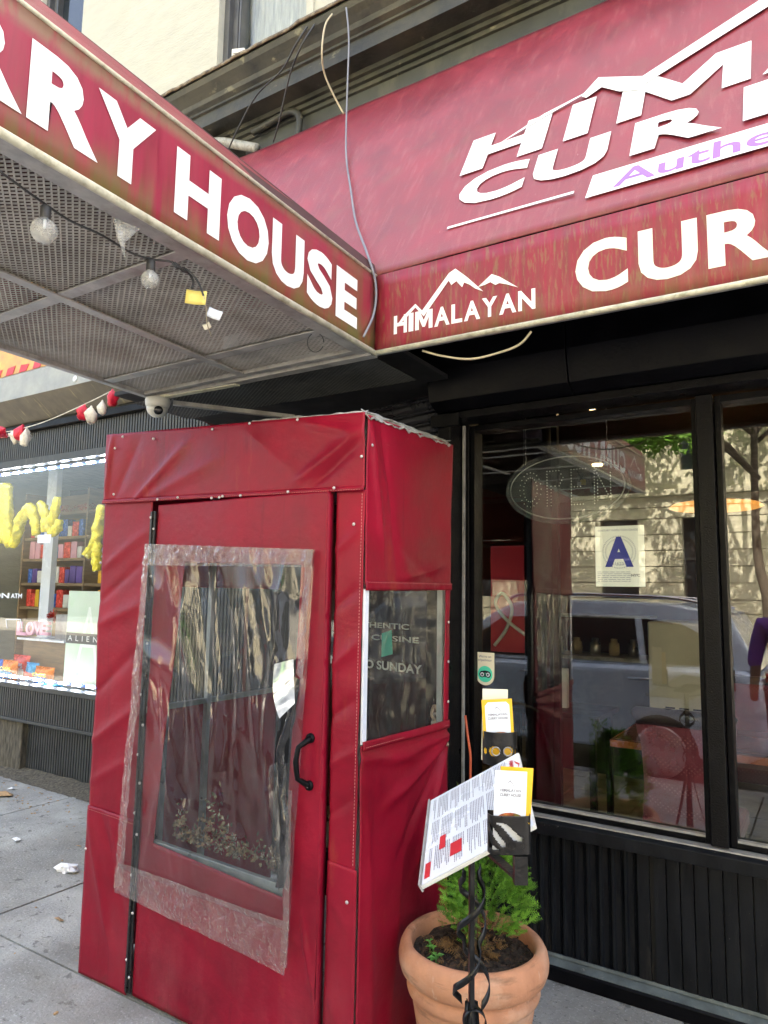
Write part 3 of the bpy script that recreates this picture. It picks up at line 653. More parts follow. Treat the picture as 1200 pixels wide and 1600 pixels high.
# rails and bars under
zr = -.004
def rail(nm, a, b, wd, th, m='galv'): return MB().bar(a, b, wd, th).build(nm, M[m], CN, bevel=.002)
rail('frame_rail', (CX1-.035, CY0, cz(CY0, .010)), (CX1-.035, CY1, cz(CY1, .010)), .055, .03)
rail('frame_rail', (CX0+.022, CY0, cz(CY0, .006)), (CX0+.022, CY1, cz(CY1, .006)), .03, .03)
rail('frame_rail', (CX0, CY1-.045, cz(CY1, .012)), (CX1-.06, CY1-.045, cz(CY1, .012)), .03, .03)
rail('frame_rail', (CX0, CY1+.005, cz(CY1, .002)), (CX1, CY1+.005, cz(CY1, .002)), .045, .03)
rail('frame_rail', (CX0-.02, CY1+.045, cz(CY1, .02)), (CX1, CY1+.045, cz(CY1, .02)), .02, .025, 'bead')
rail('frame_bar', (-2.09, CY0, cz(CY0, -.003)), (-2.09, CY1-.06, cz(CY1, -.003)), .042, .006)
for yy in (-.0, .65, 1.295, 1.935):
    rail('cross_bar', (CX0+.04, yy, cz(yy, .001)), (CX1-.06, yy, cz(yy, .001)), .048, .006)
def exp_mesh(x0, x1, y0, y1, zf, m, parent, LW=.028, SW=.019):
    mb = MB(); nx = int((x1-x0)/(LW/2)); ny = int((y1-y0)/(SW/2)); hx = (x1-x0)/nx; hy = (y1-y0)/ny; wd = .0028
    vs = []; fs = []
    for j in range(ny):
        for i in range(nx+1):
            up = (i+j) % 2
            yy = y0+(j+(.92 if up else .08))*hy; xx = x0+i*hx; z = zf(yy)
            vs += [(xx, yy-wd, z+.0016), (xx, yy+wd, z-.0016)]
    for j in range(ny):
        b0 = j*(nx+1)*2
        for i in range(nx): fs.append((b0+2*i, b0+2*i+2, b0+2*i+3, b0+2*i+1))
    mb.add(vs, fs); return mb.build('mesh_panel', m, parent)
ysp = [CY0+.01, .0, .65, 1.295, 1.935, CY1-.055]
for j in range(5):
    if j == 0: continue
    for (a, b) in ((CX0+.035, -2.09), (-2.09, CX1-.05)):
        exp_mesh(a, b, ysp[j], ysp[j+1], lambda y_: cz(y_, .010), M['meshmetal'], CN)
# darker mesh soffit behind the canopy, back to the wall
sf = MB(); 
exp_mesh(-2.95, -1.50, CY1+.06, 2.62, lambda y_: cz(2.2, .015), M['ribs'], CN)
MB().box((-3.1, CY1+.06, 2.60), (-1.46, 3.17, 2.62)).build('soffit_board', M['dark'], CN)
MB().bar((-2.7, 2.30, 2.52), (-2.3, 2.75, 2.50), .03, .02).build('bracket', M['galv'], CN)
# text on right fascia (reads from the street to the wall)
def cf(y, z): return Vector((CX1+.0045, y, z + (2.2-y)*.040))
mb = MB(); b0, t0 = 2.572, 2.762
for ch, a, b in (('C', .13, .325), ('U', .355, .54), ('R', .592, .775), ('R', .785, .965), ('Y', .955, 1.128)):
    put_text(mb, ch, cf, a, b, b0, t0, .045)
mb.build('lettering_curry', M['white'], CN)
mb = MB()
for ch, a, b in (('H', 1.200, 1.366), ('O', 1.394, 1.576), ('U', 1.592, 1.752), ('S', 1.770, 1.915), ('E', 1.936, 2.070)):
    put_text(mb, ch, cf, a, b, b0-(.004 if ch in 'OSU' else 0), t0+(.004 if ch in 'OS' else 0), .045)
mb.build('lettering_house', M['white'], CN)
mb = MB(); put_word(mb, 'HIMALAYAN', cf, -.50, .04, 2.575, 2.64, .03)
mb.prism([(-.44, 2.65), (-.36, 2.70), (-.33, 2.68), (-.20, 2.78), (-.02, 2.65), (-.10, 2.69), (-.20, 2.755), (-.33, 2.665), (-.36, 2.68)], cf, (.0005, 0, 0)); mb.build('logo_lettering', M['white'], CN)

# ================================================================== BOOTH
BY = 2.005
BO = thing('entrance_booth', 'maroon vinyl storm booth with a clear plastic door window standing on the sidewalk', 'vestibule', (-2.05, 2.33, 0))
def flatF(L, amp=.003, sc=3.0, sd_=0):
    def f(p, u, v):
        e = min(1, 6*min(u, 1-u)+.3)
        return fold(p.x, p.z, L) + amp*nz(p.x+sd_, p.y, p.z, sc) + amp*.5*nz(p.x, sd_, p.z, sc*3)
    return f
def flatS(L, amp=.003, sc=3.0, sd_=0):
    def f(p, u, v): return fold(p.y, p.z, L) + amp*nz(p.x+sd_, p.y, p.z, sc) + amp*.4*nz(p.x, sd_+p.y, p.z, sc*3)
    return f
FN = (0, -1, 0)
# left front panel, upper and lower pieces
Lp = [(-2.75, 1.7, -2.46, 1.86, .006, .03), (-2.75, 1.45, -2.46, 1.55, .008, .035), (-2.76, 1.15, -2.5, 1.35, -.007, .03), (-2.75, .95, -2.46, 1.12, .009, .03), (-2.76, 1.55, -2.5, 1.72, -.005, .02), (-2.74, .78, -2.5, .9, .006, .03)]
mb = MB(); patch(mb, (-2.752, BY, .655), (-2.445, BY, .645), (-2.448, BY, 2.005), (-2.775, BY, 2.03), flatF(Lp, .005, 2.5), FN, .012)
mb.build('left_panel_upper', M['booth'], BO, solid=.003)
Lq = [(-2.73, .60, -2.55, .15, .010, .03), (-2.66, .64, -2.46, .25, -.008, .03), (-2.6, .64, -2.46, .4, .007, .025)]
mb = MB(); patch(mb, (-2.748, BY, .004), (-2.440, BY, .006), (-2.444, BY, .668), (-2.752, BY, .678), flatF(Lq, .004, 2.5), FN, .012)
for p in mb.v: p.y -= .006
mb.build('left_panel_lower', M['booth'], BO, solid=.003)
# top valance
Lt = [(-2.55, 1.99, -2.25, 2.20, .011, .022), (-2.45, 2.0, -2.05, 2.13, .006, .03), (-2.70, 2.0, -2.55, 2.25, -.008, .035), (-1.62, 2.02, -1.37, 2.16, .012, .025), (-1.55, 2.0, -1.37, 2.13, -.010, .02), (-1.60, 2.22, -1.38, 2.16, .008, .02), (-2.75, 2.03, -2.73, 2.28, .012, .012), (-1.9, 2.22, -1.6, 1.99, .005, .05)]
def vald(p, u, v): return .012+fold(p.x, p.z, Lt) + .005*nz(p.x, 3, p.z, 3) + .006*v*0
mb = MB(); patch(mb, (-2.770, BY, 2.000), (-1.345, BY, 1.966), (-1.348, BY, 2.232), (-2.775, BY, 2.306), vald, FN, .011)
mb.build('top_valance', M['booth'], BO, solid=.003)
mb = MB(); patch(mb, (-2.772, BY-.016, 1.986), (-1.346, BY-.016, 1.955), (-1.346, BY-.016, 1.972), (-2.772, BY-.016, 2.003), lambda p, u, v: .003*nz(p.x, 0, p.z, 9), FN, .01)
mb.build('valance_hem', M['booth'], BO, solid=.004)
# door, hinged on the left, slightly ajar
hx = -2.415; ang = -R_(1.4)
def dj(p):
    x = p.x-hx; y = p.y-BY
    return Vector((hx+x*math.cos(ang)-y*math.sin(ang), BY+x*math.sin(ang)+y*math.cos(ang), p.z))
DOR = thing('door', None, None, (hx, BY, 0)); DOR.parent = BO; DOR.location = Vector((hx, BY, 0))-WL[BO.name]
dx0, dx1, dz0, dz1 = -2.412, -1.492, .012, 1.962
O_ = dict(bl=(-2.335, .60), br=(-1.645, .56), tr=(-1.605, 1.70), tl=(-2.225, 1.715))
Ld = [(-2.40, .50, -2.1, .30, .006, .03), (-2.35, .40, -1.9, .2, -.005, .04), (-1.8, .5, -1.52, .42, .005, .02), (-1.55, .5, -1.5, .3, .008, .015)]
def dd(p, u, v): return fold(p.x, p.z, Ld)+.004*nz(p.x, 9, p.z, 2.6)+.0015*nz(p.x, 4, p.z, 9)
def fp(x, z): return (x, BY, z)
mb = MB()
patch(mb, fp(dx0, dz0), fp(dx1, dz0), fp(*O_['br']), fp(*O_['bl']), dd, FN, cnt=(72, 34))
patch(mb, fp(*O_['tl']), fp(*O_['tr']), fp(dx1, dz1), fp(dx0, dz1), dd, FN, cnt=(72, 34))
patch(mb, fp(dx0, dz0), fp(*O_['bl']), fp(*O_['tl']), fp(dx0, dz1), dd, FN, cnt=(34, 110))
patch(mb, fp(*O_['br']), fp(dx1, dz0), fp(dx1, dz1), fp(*O_['tr']), dd, FN, cnt=(34, 110))
# returns round the right edge and top
patch(mb, (dx1, BY, dz0), (dx1, BY+.035, dz0), (dx1, BY+.035, dz1), (dx1, BY, dz1), lambda p, u, v: 0, (1, 0, 0), .02)
mb.v = [dj(p) for p in mb.v]; mb.build('door_fabric', M['booth'], DOR, solid=.003, merge=True)
mb = MB()
for a, b in (((dx0+.02, BY+.025, .03), (dx0+.02, BY+.025, 1.95)), ((dx1-.03, BY+.02, .03), (dx1-.03, BY+.02, 1.95)), ((dx0+.02, BY+.02, 1.93), (dx1-.02, BY+.02, 1.93)), ((dx0+.02, BY+.02, .05), (dx1-.02, BY+.02, .05))):
    mb.bar(dj(Vector(a)), dj(Vector(b)), .025, .025, (0, 1, 0))
mb.build('door_frame', M['tubing'], DOR)
mb = MB().bar(dj(Vector((-2.35, BY+.02, .588))), dj(Vector((-1.64, BY+.02, .575))), .02, .035); mb.build('door_crossbar', M['tubing'], DOR, bevel=.002)
# door window plastic with tear
tear = [(-1.648, 1.36), (-1.605, 1.30), (-1.612, 1.12), (-1.628, .98), (-1.64, .90), (-1.665, .99), (-1.672, 1.07), (-1.655, 1.15), (-1.662, 1.25)]
def pd(p, u, v):
    x, z = p.x, p.z
    h = .022*nz(x*1.8+z*.5, 1, z*.6, 2.2)+.006*nz(x*3.2+z*.8, 6, z*.9, 2.5)+.0012*nz(x*6, 3, z*5, 3)
    h += .014*(1-abs(nz(x*2.6+z*.5, 2, z*.5-x*.3, 3.1))*2.2)**3*.6 + .003*(1-abs(nz(x*4+z, 8, z*1.6+x*.6, 2.1))*2)**3
    h += .018*math.exp(-((z-1.33+.25*(x+2.4))/.05)**2)*math.exp(-((x+2.36)/.16)**2)
    h += .02*sstep(.2, 0, abs(z-.75))*math.exp(-((x+2.0)/.25)**2)*nz(x, z, 0, 11)
    h += fold(x, z, [(-1.66, 1.7, -1.72, 1.1, .014, .02), (-1.70, 1.0, -1.62, .55, .022, .025), (-2.3, 1.7, -2.05, 1.1, .014, .025), (-2.25, 1.7, -2.15, .9, -.012, .02), (-2.3, 1.2, -2.2, .75, .012, .02)])
    e = min(1, min(u, 1-u, v, 1-v)/.12)
    return .012+h*(.35+.65*e)+.003
mb = MB(); patch(mb, (-2.505, BY-.006, .475), (-1.592, BY-.006, .470), (-1.530, BY-.006, 1.752), (-2.452, BY-.006, 1.795), pd, FN, .0105, keep=lambda p: not inpoly(p.x, p.z, tear))
mb.v = [dj(p) if p.x > hx else p for p in mb.v]; pl = mb.build('clear_sheet', M['plastic'], DOR)
# stitched hems
def hem(a, b, c, d, nm='sheet_hem', amp=.005):
    mb = MB(); patch(mb, a, b, c, d, lambda p, u, v: .022+amp*nz(p.x*1.0, 2, p.z, 26)+.6*amp*abs(nz(p.x, 3, p.z, 55))+.006*nz(p.x, 0, p.z, 5), FN, .006)
    mb.v = [dj(p) if p.x > hx else p for p in mb.v]; return mb.build(nm, M['plastic_hem'], pl)
y0 = BY-.008
hem((-2.448, y0, 1.705), (-1.540, y0, 1.69), (-1.530, y0, 1.753), (-2.452, y0, 1.797), amp=.008)
hem((-2.515, y0, .385), (-1.600, y0, .335), (-1.592, y0, .50), (-2.505, y0, .50), amp=.004)
hem((-2.520, y0, .40), (-2.470, y0, .42), (-2.415, y0, 1.78), (-2.452, y0, 1.795))
hem((-1.590, y0, 1.32), (-1.560, y0, 1.30), (-1.530, y0, 1.75), (-1.562, y0, 1.75))
hem((-1.622, y0, .36), (-1.592, y0, .36), (-1.590, y0, .93), (-1.612, y0, .93))
# curled flap of torn sheet
mb = MB(); vs = []; fs = []
for i in range(9):
    for j in range(5):
        u, v = i/8, j/4
        x = -1.600-.070*v*(1-u*.5)+.012*u; z = 1.37-.15*u-.02*v-.03*v*u; y = BY-.035-.03*math.sin(u*2.5)*v-.02*v
        vs.append(dj(Vector((x, y, z))))
for i in range(8):
    for j in range(4): fs.append((i*5+j, i*5+j+1, (i+1)*5+j+1, (i+1)*5+j))
mb.add(vs, fs, True); mb.build('torn_flap', M['plastic_flap'], pl)
mb = MB(); patch(mb, (-1.64, BY-.03, .60), (-1.61, BY-.025, .60), (-1.615, BY-.03, 1.05), (-1.68, BY-.045, 1.0), lambda p, u, v: .02*math.sin(u*5+p.z*9), FN, .012)
mb.v = [dj(p) for p in mb.v]; mb.build('torn_edge', M['plastic'], pl)
mb = MB(); patch(mb, (-1.668, BY-.020, .60), (-1.632, BY-.018, .60), (-1.602, BY-.020, 1.30), (-1.640, BY-.022, 1.33), lambda p, u, v: .018*math.sin(u*3.1)+.012*nz(p.x, p.y, p.z, 7)+.006*nz(p.x*3, 1, p.z, 16), FN, .008)
for p in mb.v: p.x += .020*math.sin(p.z*11)+.012*nz(0, 1, p.z, 9)
mb.v = [dj(p) for p in mb.v]; mb.build('dark_fold', M['darkvinyl'], pl)
random.seed(21); mb = MB()
for k in range(620):
    x = random.uniform(-2.27, -1.88) if k < 500 else random.uniform(-1.86, -1.68); z = .618+abs(random.gauss(0, .045))*(.5+1.2*abs(math.sin(x*13)))*(1.0 if x < -1.95 else .6); y = BY+random.uniform(.03, .075)
    Mx = Matrix.Translation((x, y, z)) @ Matrix.Rotation(random.uniform(0, 6), 4, 'Y') @ Matrix.Rotation(random.uniform(-1, 1), 4, 'X') @ Matrix.Rotation(random.uniform(-1, 1), 4, 'Z'); l = random.uniform(.006, .015)
    mb.add([Mx @ Vector(p) for p in ((-l, 0, 0), (0, .004, l*.5), (l, 0, .1*l), (0, -.003, -l*.45))], [(0, 1, 2), (0, 2, 3)])
db = mb.build('brown_flakes', M['flakes']); tag(db, 'small brown debris caught at the bottom of the clear door window', 'leaf litter', kind='stuff')  # small brown and pale flakes along the bottom of the clear window
# handle
hp = [(-1.537, BY-.004, 1.105), (-1.540, BY-.018, 1.098), (-1.558, BY-.045, 1.078), (-1.562, BY-.052, 1.03), (-1.558, BY-.045, .975), (-1.542, BY-.018, .955), (-1.539, BY-.004, .948)]
mb = MB().tube([dj(Vector(p)) for p in hp], [.013, .011, .009, .010, .009, .011, .013], 10)
for z in (1.105, .948): mb.lathe([(0, -.012), (.016, -.010), (.017, -.002), (.017, 0)], dj(Vector((-1.538, BY-.002, z))), 14, axis='y')
HD = mb.build('door_handle', M['blackrough'], DOR)
rv = MB().lathe([(0, -.0045), (.0035, -.004), (.0058, -.0015), (.006, .001)], n=10, axis='y').mesh('rivet')
rvs = MB().lathe([(0, .0045), (.0035, .004), (.0058, .0015), (.006, -.001)], n=10, axis='x').mesh('rivet_side')
for z in (1.105, .948): link('rivet', rv, M['rivet'], HD, dj(Vector((-1.538, BY-.016, z))))
# hinge strip
mb = MB()
mb.box((-2.447, BY-.012, .02), (-2.414, BY-.004, 1.935)); mb.box((-2.433, BY-.018, .02), (-2.428, BY-.012, 1.935))
HS = mb.build('hinge_strip', M['hinge'], BO, bevel=.001)
for i, z in enumerate([.08, .14, .32, .46, .62, .70, .82, .93, 1.05, 1.17, 1.38, 1.49, 1.66, 1.78, 1.86, 1.91]):
    link('rivet', rv, M['rivet'], HS, (-2.441 if i % 2 else -2.420, BY-.013, z))
for (px, py) in ((238, 685+0), (330, 670), (388, 661), (463, 655), (190, 682), (178, 700), (176, 772), (571, 712), (520, 771), (448, 774), (374, 774), (346, 775), (341, 777), (329, 779), (276, 777), (244, 780)):
    p = at_y(px, py, BY-.03); z = max(1.966+.004, min(p.z, 2.30))
    link('rivet', rv, M['rivet'], BO, (min(-1.352, max(-2.765, p.x)), BY-.024, z))
for (x, z) in ((-2.746, .50), (-1.39, 1.84), (-1.385, .60), (-2.768, 1.72)): link('rivet', rv, M['rivet'], BO, (x, BY-.008, z))
SX = -1.348
def stitches(pts, off, nm='stitching', parent=None, gap=.011):
    mb = MB(); o_ = Vector(off)
    for a, b in zip(pts[:-1], pts[1:]):
        a, b = Vector(a), Vector(b); n_ = int((b-a).length/gap); d = (b-a).normalized()
        for k in range(n_):
            q = a+(b-a)*(k/n_)+o_; mb.bar(q, q+d*gap*.55, .0016, .0012, (0, 0, 1) if abs(d.z) < .7 else (0, 1, 0))
    return mb.build(nm, M['thread'], parent)
stitches([(-2.768, BY-.024, 1.990), (-1.350, BY-.024, 1.958)], (0, 0, 0), parent=BO)
stitches([(SX+.014, BY+.01, 1.640), (SX+.014, 2.65, 1.646)], (0, 0, 0), parent=BO); stitches([(SX+.016, BY+.01, 1.092), (SX+.016, 2.62, 1.080)], (0, 0, 0), parent=BO)
stitches([(-2.748, BY-.010, .664), (-2.448, BY-.010, .654)], (0, 0, 0), parent=BO)
stitches([(-1.362, BY-.012, .72), (-1.354, BY-.012, 1.95)], (0, 0, 0), parent=BO)
# right corner strip (front)
Lr = [(-1.47, 1.75, -1.36, 1.83, .006, .02), (-1.47, 1.55, -1.37, 1.62, -.006, .02), (-1.47, 1.35, -1.36, 1.44, .008, .022), (-1.47, 1.18, -1.37, 1.25, -.006, .02), (-1.47, 1.02, -1.36, 1.08, .006, .02), (-1.47, .86, -1.37, .93, -.005, .02)]
mb = MB(); patch(mb, (-1.470, BY, .700), (-1.362, BY, .695), (-1.350, BY, 1.960), (-1.470, BY, 1.965), flatF(Lr, .005, 4), FN, .010)
mb.build('corner_strip_upper', M['booth'], BO, solid=.003)
mb = MB(); patch(mb, (-1.472, BY-.004, .006), (-1.352, BY-.004, .004), (-1.352, BY-.004, .703), (-1.470, BY-.004, .712), flatF([(-1.46, .6, -1.37, .5, .004, .02), (-1.46, .3, -1.37, .15, .005, .02)], .004, 4), FN, .012)
mb.build('corner_strip_lower', M['booth'], BO, solid=.003)
mb = MB(); mb.bar((-1.462, BY+.03, .0), (-1.462, BY+.03, 1.96), .02, .02, (0, 1, 0)); mb.build('inner_post', M['hinge'], BO)
# side wall
SX = -1.348; SNn = (1, 0, 0)
Ls = [(2.02, 2.18, 2.30, 1.68, .006, .05), (2.03, 2.2, 2.12, 1.75, .009, .02), (2.25, 1.66, 2.6, 1.72, .009, .02), (2.2, 1.8, 2.5, 1.66, -.006, .03), (2.1, 2.2, 2.22, 1.7, -.007, .025)]
mb = MB(); patch(mb, (SX, BY+.004, 1.632), (SX, 2.655, 1.640), (SX, 2.672, 2.243), (SX, BY+.004, 2.226), flatS(Ls, .005, 2.5), SNn, .011)
mb.build('side_panel_upper', M['booth'], BO, solid=.003)
mb = MB(); patch(mb, (SX+.006, BY+.004, 1.612), (SX+.006, 2.652, 1.622), (SX+.006, 2.655, 1.650), (SX+.006, BY+.004, 1.645), flatS([], .004, 12), SNn, .01); mb.build('side_hem', M['booth'], BO, solid=.005)
Lw = [(2.63, 1.04, 2.25, 1.02, .016, .016), (2.63, 1.02, 2.2, .88, .018, .022), (2.62, 1.0, 2.28, .70, -.014, .02), (2.62, .98, 2.40, .62, .014, .02), (2.03, 1.05, 2.4, .99, .010, .02), (2.05, .9, 2.1, .2, .006, .03), (2.3, .8, 2.2, .1, .006, .05)]
mb = MB(); patch(mb, (SX, BY+.004, .006), (SX, 2.65, .012), (SX, 2.632, 1.085), (SX, BY+.004, 1.095), flatS(Lw, .006, 2.2), SNn, .011)
mb.build('side_panel_lower', M['booth'], BO, solid=.003)
mb = MB(); patch(mb, (SX+.006, BY+.004, 1.080), (SX+.006, 2.632, 1.068), (SX+.006, 2.635, 1.098), (SX+.006, BY+.004, 1.110), flatS([(2.63, 1.08, 2.2, 1.09, .01, .02)], .005, 8), SNn, .01); mb.build('side_hem', M['booth'], BO, solid=.005)
mb = MB(); patch(mb, (SX, 2.60, 1.09), (SX, 2.640, 1.09), (SX, 2.650, 1.63), (SX, 2.612, 1.63), flatS([], .004, 6), SNn, .01); mb.build('side_panel_edge', M['booth'], BO, solid=.003)
for z in (1.17, 1.33, 1.49): link('rivet', rvs, M['rivet'], BO, (SX+.006, 2.628, z))
link('rivet', rvs, M['rivet'], BO, (SX+.008, 2.03, 2.12))
mb = MB()
patch(mb, (SX-.004, BY+.02, 1.09), (SX-.004, 2.64, 1.09), (SX-.004, 2.65, 1.62), (SX-.004, BY+.02, 1.62), lambda p, u, v: .016*nz(p.y*2.4, 1, p.z*.5, 2.5)*sstep(0, .2, u)*(1.2-v)+.010*abs(nz(p.y*7, 3, p.z*1.1, 2))*sstep(.1, .9, 1-abs(u-.5)*2)+.006*nz(p.y*4, 1, p.z*4, 4)+.012*sstep(.3, 0, v)*nz(p.y*12, 2, p.z*4, 2), SNn, .010)
mb.build('side_clear_sheet', M['plastic'], BO)
MB().box((SX-.006, BY+.006, 1.10), (SX+.002, BY+.030, 1.615)).build('sheet_batten', M['paper'], BO)
# left side wall and roof
LX = -2.745
for (z0, z1) in ((.01, 1.05), (1.62, 2.29)):
    mb = MB(); patch(mb, (LX, BY+.01, z0), (LX, 3.20, z0), (LX, 3.20, z1), (LX, BY+.01, z1), flatS([(2.1, .3, 2.5, .9, .01, .04)], .006, 3), (1, 0, 0), .02); mb.build('left_side_panel', M['booth'], BO, solid=.003)
mb = MB(); patch(mb, (LX+.003, BY+.01, 1.05), (LX+.003, 3.20, 1.05), (LX+.003, 3.20, 1.62), (LX+.003, BY+.01, 1.62), flatS([], .01, 4), (1, 0, 0), .02); mb.build('left_clear_sheet', M['plastic'], BO)
fr = MB()
for x in (-2.715, -1.378):
    for y in (BY+.045, 2.63): fr.bar((x, y, 0), (x, y, 2.22), .025, .025, (0, 1, 0))
    fr.bar((x, BY+.045, 1.05), (x, 2.63 if x > -2 else 3.18, 1.05), .02, .025); fr.bar((x, BY+.045, 2.215), (x, 2.63, 2.215), .025, .025)
fr.bar((-2.715, 2.36, 0), (-2.715, 2.36, 1.05), .025, .025, (0, 1, 0))
for y in (BY+.045, 2.63): fr.bar((-2.715, y, 2.215), (-1.378, y, 2.215), .025, .025)
fr.build('tube_frame', M['tubing'], BO)
mb = MB(); patch(mb, (-2.76, BY+.0, 2.296), (-1.352, BY, 2.236), (-1.356, 2.67, 2.256), (-2.76, 2.67, 2.30), lambda p, u, v: .012*nz(p.x, p.y, 0, 5)+.006*nz(p.x, p.y, 0, 14), (0, 0, 1), .02); mb.build('roof_sheet', M['tarp'], BO, solid=.004)
mb = MB(); patch(mb, (SX+.006, BY-.012, 2.214), (SX+.006, 2.64, 2.232), (SX-.02, 2.64, 2.262), (SX-.02, BY-.012, 2.246), lambda p, u, v: .006*nz(p.y, 1, p.z, 16)+(.010*nz(p.y, 4, 0, 22) if v < .2 else 0), (1, 0, .4), .007)
for p in mb.v:
    if p.z < 2.226+(p.y-BY)*.02: p.z += .012*nz(p.y, 2, 2, 30)+.008*nz(p.y, 5, 2, 80)
mb.build('taped_roof_edge', M['tarp'], BO, solid=.003)
mb = MB(); patch(mb, (-1.90, BY-.006, 2.250), (SX, BY-.010, 2.222), (SX, BY+.01, 2.244), (-1.90, BY+.01, 2.272), lambda p, u, v: .004*nz(p.x, 1, p.z, 20), (0, -.4, 1), .008)
for p in mb.v: p.z += .007*nz(p.x, 2, 2, 14)
mb.build('roof_sheet_fringe', M['tarp'], BO)

# ================================================================== CORDS, BULBS, CAMERA
def smooth_pts(P, n=6):
    P = [Vector(p) for p in P]; out = []
    for i in range(len(P)-1):
        p0 = P[max(i-1, 0)]; p1 = P[i]; p2 = P[i+1]; p3 = P[min(i+2, len(P)-1)]
        for k in range(n):
            t = k/n; out.append(.5*((2*p1)+(p2-p0)*t+(2*p0-5*p1+4*p2-p3)*t*t+(3*p1-p0-3*p2+p3)*t**3))
    return out+[P[-1]]
def cable(P, r, m, label, nm='cable', group='cables hanging down the front of the awning'):
    o = MB().tube(smooth_pts(P), r, 6).build(nm, M[m]); return tag(o, label, 'cable', group)
Q = []
P = [at_y(541, 12, 2.86)]
P += [at_y(545, 60, 2.85), at_y(543, 130, 2.84), at_y(541, 195, 2.82)]
for (px, py) in ((543, 250), (550, 300), (558, 350)): P.append(p2p(px, py)+_pn*.012)
P += [at_y(575, 400, 2.2-.03), at_y(587, 445, 2.2-.02), at_y(584, 490, 2.2-.02), at_x(568, 526, -1.43)]
cable(P, .005, 'cablegrey', 'long blue grey cable hanging over the cornice and the whole awning slope')
cable([at_y(480, 42, 2.86), at_y(462, 70, 2.84), at_y(440, 110, 2.9), at_y(400, 150, 2.94), at_y(370, 205, 2.97), at_y(352, 245, 3.0)], .005, 'cabledark', 'dark cable drooping furthest left from the cornice towards the canopy')
cable([at_y(492, 38, 2.86), at_y(472, 70, 2.83), at_y(455, 110, 2.9), at_y(445, 150, 2.95), at_y(436, 190, 3.0), at_y(427, 222, 3.05)], .005, 'cabledark', 'dark cable dropping from the cornice to the top of the awning beside the conduit')
cable([at_y(519, 22, 2.86), at_y(508, 40, 2.82), at_y(503, 80, 2.82), at_y(507, 115, 2.9), at_y(522, 150, 2.98), at_y(537, 178, 3.04)], .005, 'cablecream', 'short brown cable looping down from the cornice left of the blue grey one')
cable([at_y(660, 548, 2.22), at_y(690, 556, 2.23), at_y(735, 561, 2.24), at_y(780, 551, 2.24), at_y(812, 538, 2.23), at_y(830, 518, 2.215)], .004, 'cablecream', 'cream cable sagging below the awning valance over the window', group='loose cords around the shop front')
cable([at_y(727, 1118, 3.02), at_y(731, 1150, 3.0), at_y(735, 1180, 3.0), at_y(735, 1212, 3.0), at_y(735, 1300, 3.0)], .006, 'orange_wire', 'orange cable running down beside the black window post', group='loose cords around the shop front')
# conduit on the fascia wall
o = MB().tube(smooth_pts([at_y(395, 207, 3.13), at_y(425, 190, 3.13), at_y(450, 176, 3.13), at_y(462, 176, 3.13), at_y(468, 186, 3.13), at_y(465, 215, 3.13)]), .022, 10).build('conduit', M['cornice']); tag(o, 'dark bent conduit pipe on the grey wall above the awning', 'pipe')
o = MB().tube(smooth_pts([at_y(322, 224, 3.10), at_y(345, 222, 3.08), at_y(370, 226, 3.1), at_y(402, 232, 3.12)]), .030, 10).build('wrapped_pipe', M['tarp']); tag(o, 'pale tape wrapped pipe stub behind the canopy corner', 'pipe')
# object on window ledge
o = MB().box((-.045, -.04, 0), (.045, .04, .05)).box((-.035, -.048, .01), (.035, -.0401, .04))
o.v = [Matrix.Rotation(.4, 3, 'Z') @ p + at_y(375, 93, 3.12) for p in o.v]; o = o.build('ledge_box', M['paper_edge'], bevel=.004); tag(o, 'small white box lying on the cornice below the upstairs window', 'box')
# festoon string below the mesh
FS = thing('string_light', 'black string light wire with clear round bulbs hung under the mesh canopy', 'string light', (-1.62, 1.1, 2.5))
def ub(px, py, z=2.50): return at_z(px, py, z)
wire = [ub(0, 268), ub(30, 290), ub(72, 320), ub(110, 345), ub(160, 368), ub(205, 395), ub(238, 405), ub(270, 410), ub(290, 424), ub(300, 430)]
MB().tube(smooth_pts(wire), .003, 6).build('cord', M['cabledark'], FS)
MB().tube(smooth_pts([ub(272, 410), ub(285, 422, 2.49), ub(296, 428, 2.5), ub(302, 440, 2.47), ub(300, 450, 2.44)]), .004, 6).tube(smooth_pts([ub(268, 408), ub(276, 418, 2.485), ub(290, 420, 2.5), ub(308, 438, 2.47), ub(318, 462, 2.42)]), .003, 6).build('cord_tangle', M['cabledark'], FS)
for (px, py, r) in ((72, 322, .030), (236, 406, .024)):
    t = ub(px, py, 2.49); t.z -= 0
    so = MB().lathe([(.009, 0), (.012, -.004), (.012, -.030), (.010, -.034)], t, 14).build('bulb_socket', M['cabledark'], FS)
    MB().lathe([(.010, -.030), (.012, -.036)]+[(r*math.sin(a), -.036-r*.85+r*math.cos(a)) for a in [math.pi*k/12 for k in range(3, 12)]]+[(0.0001, -.036-1.85*r)], t, 20).build('bulb', M['bulb'], so)
    MB().tube([t+Vector((0, 0, -.03)), t+Vector((0, 0, -.055))], .004, 6).build('filament_stem', M['paper'], so)
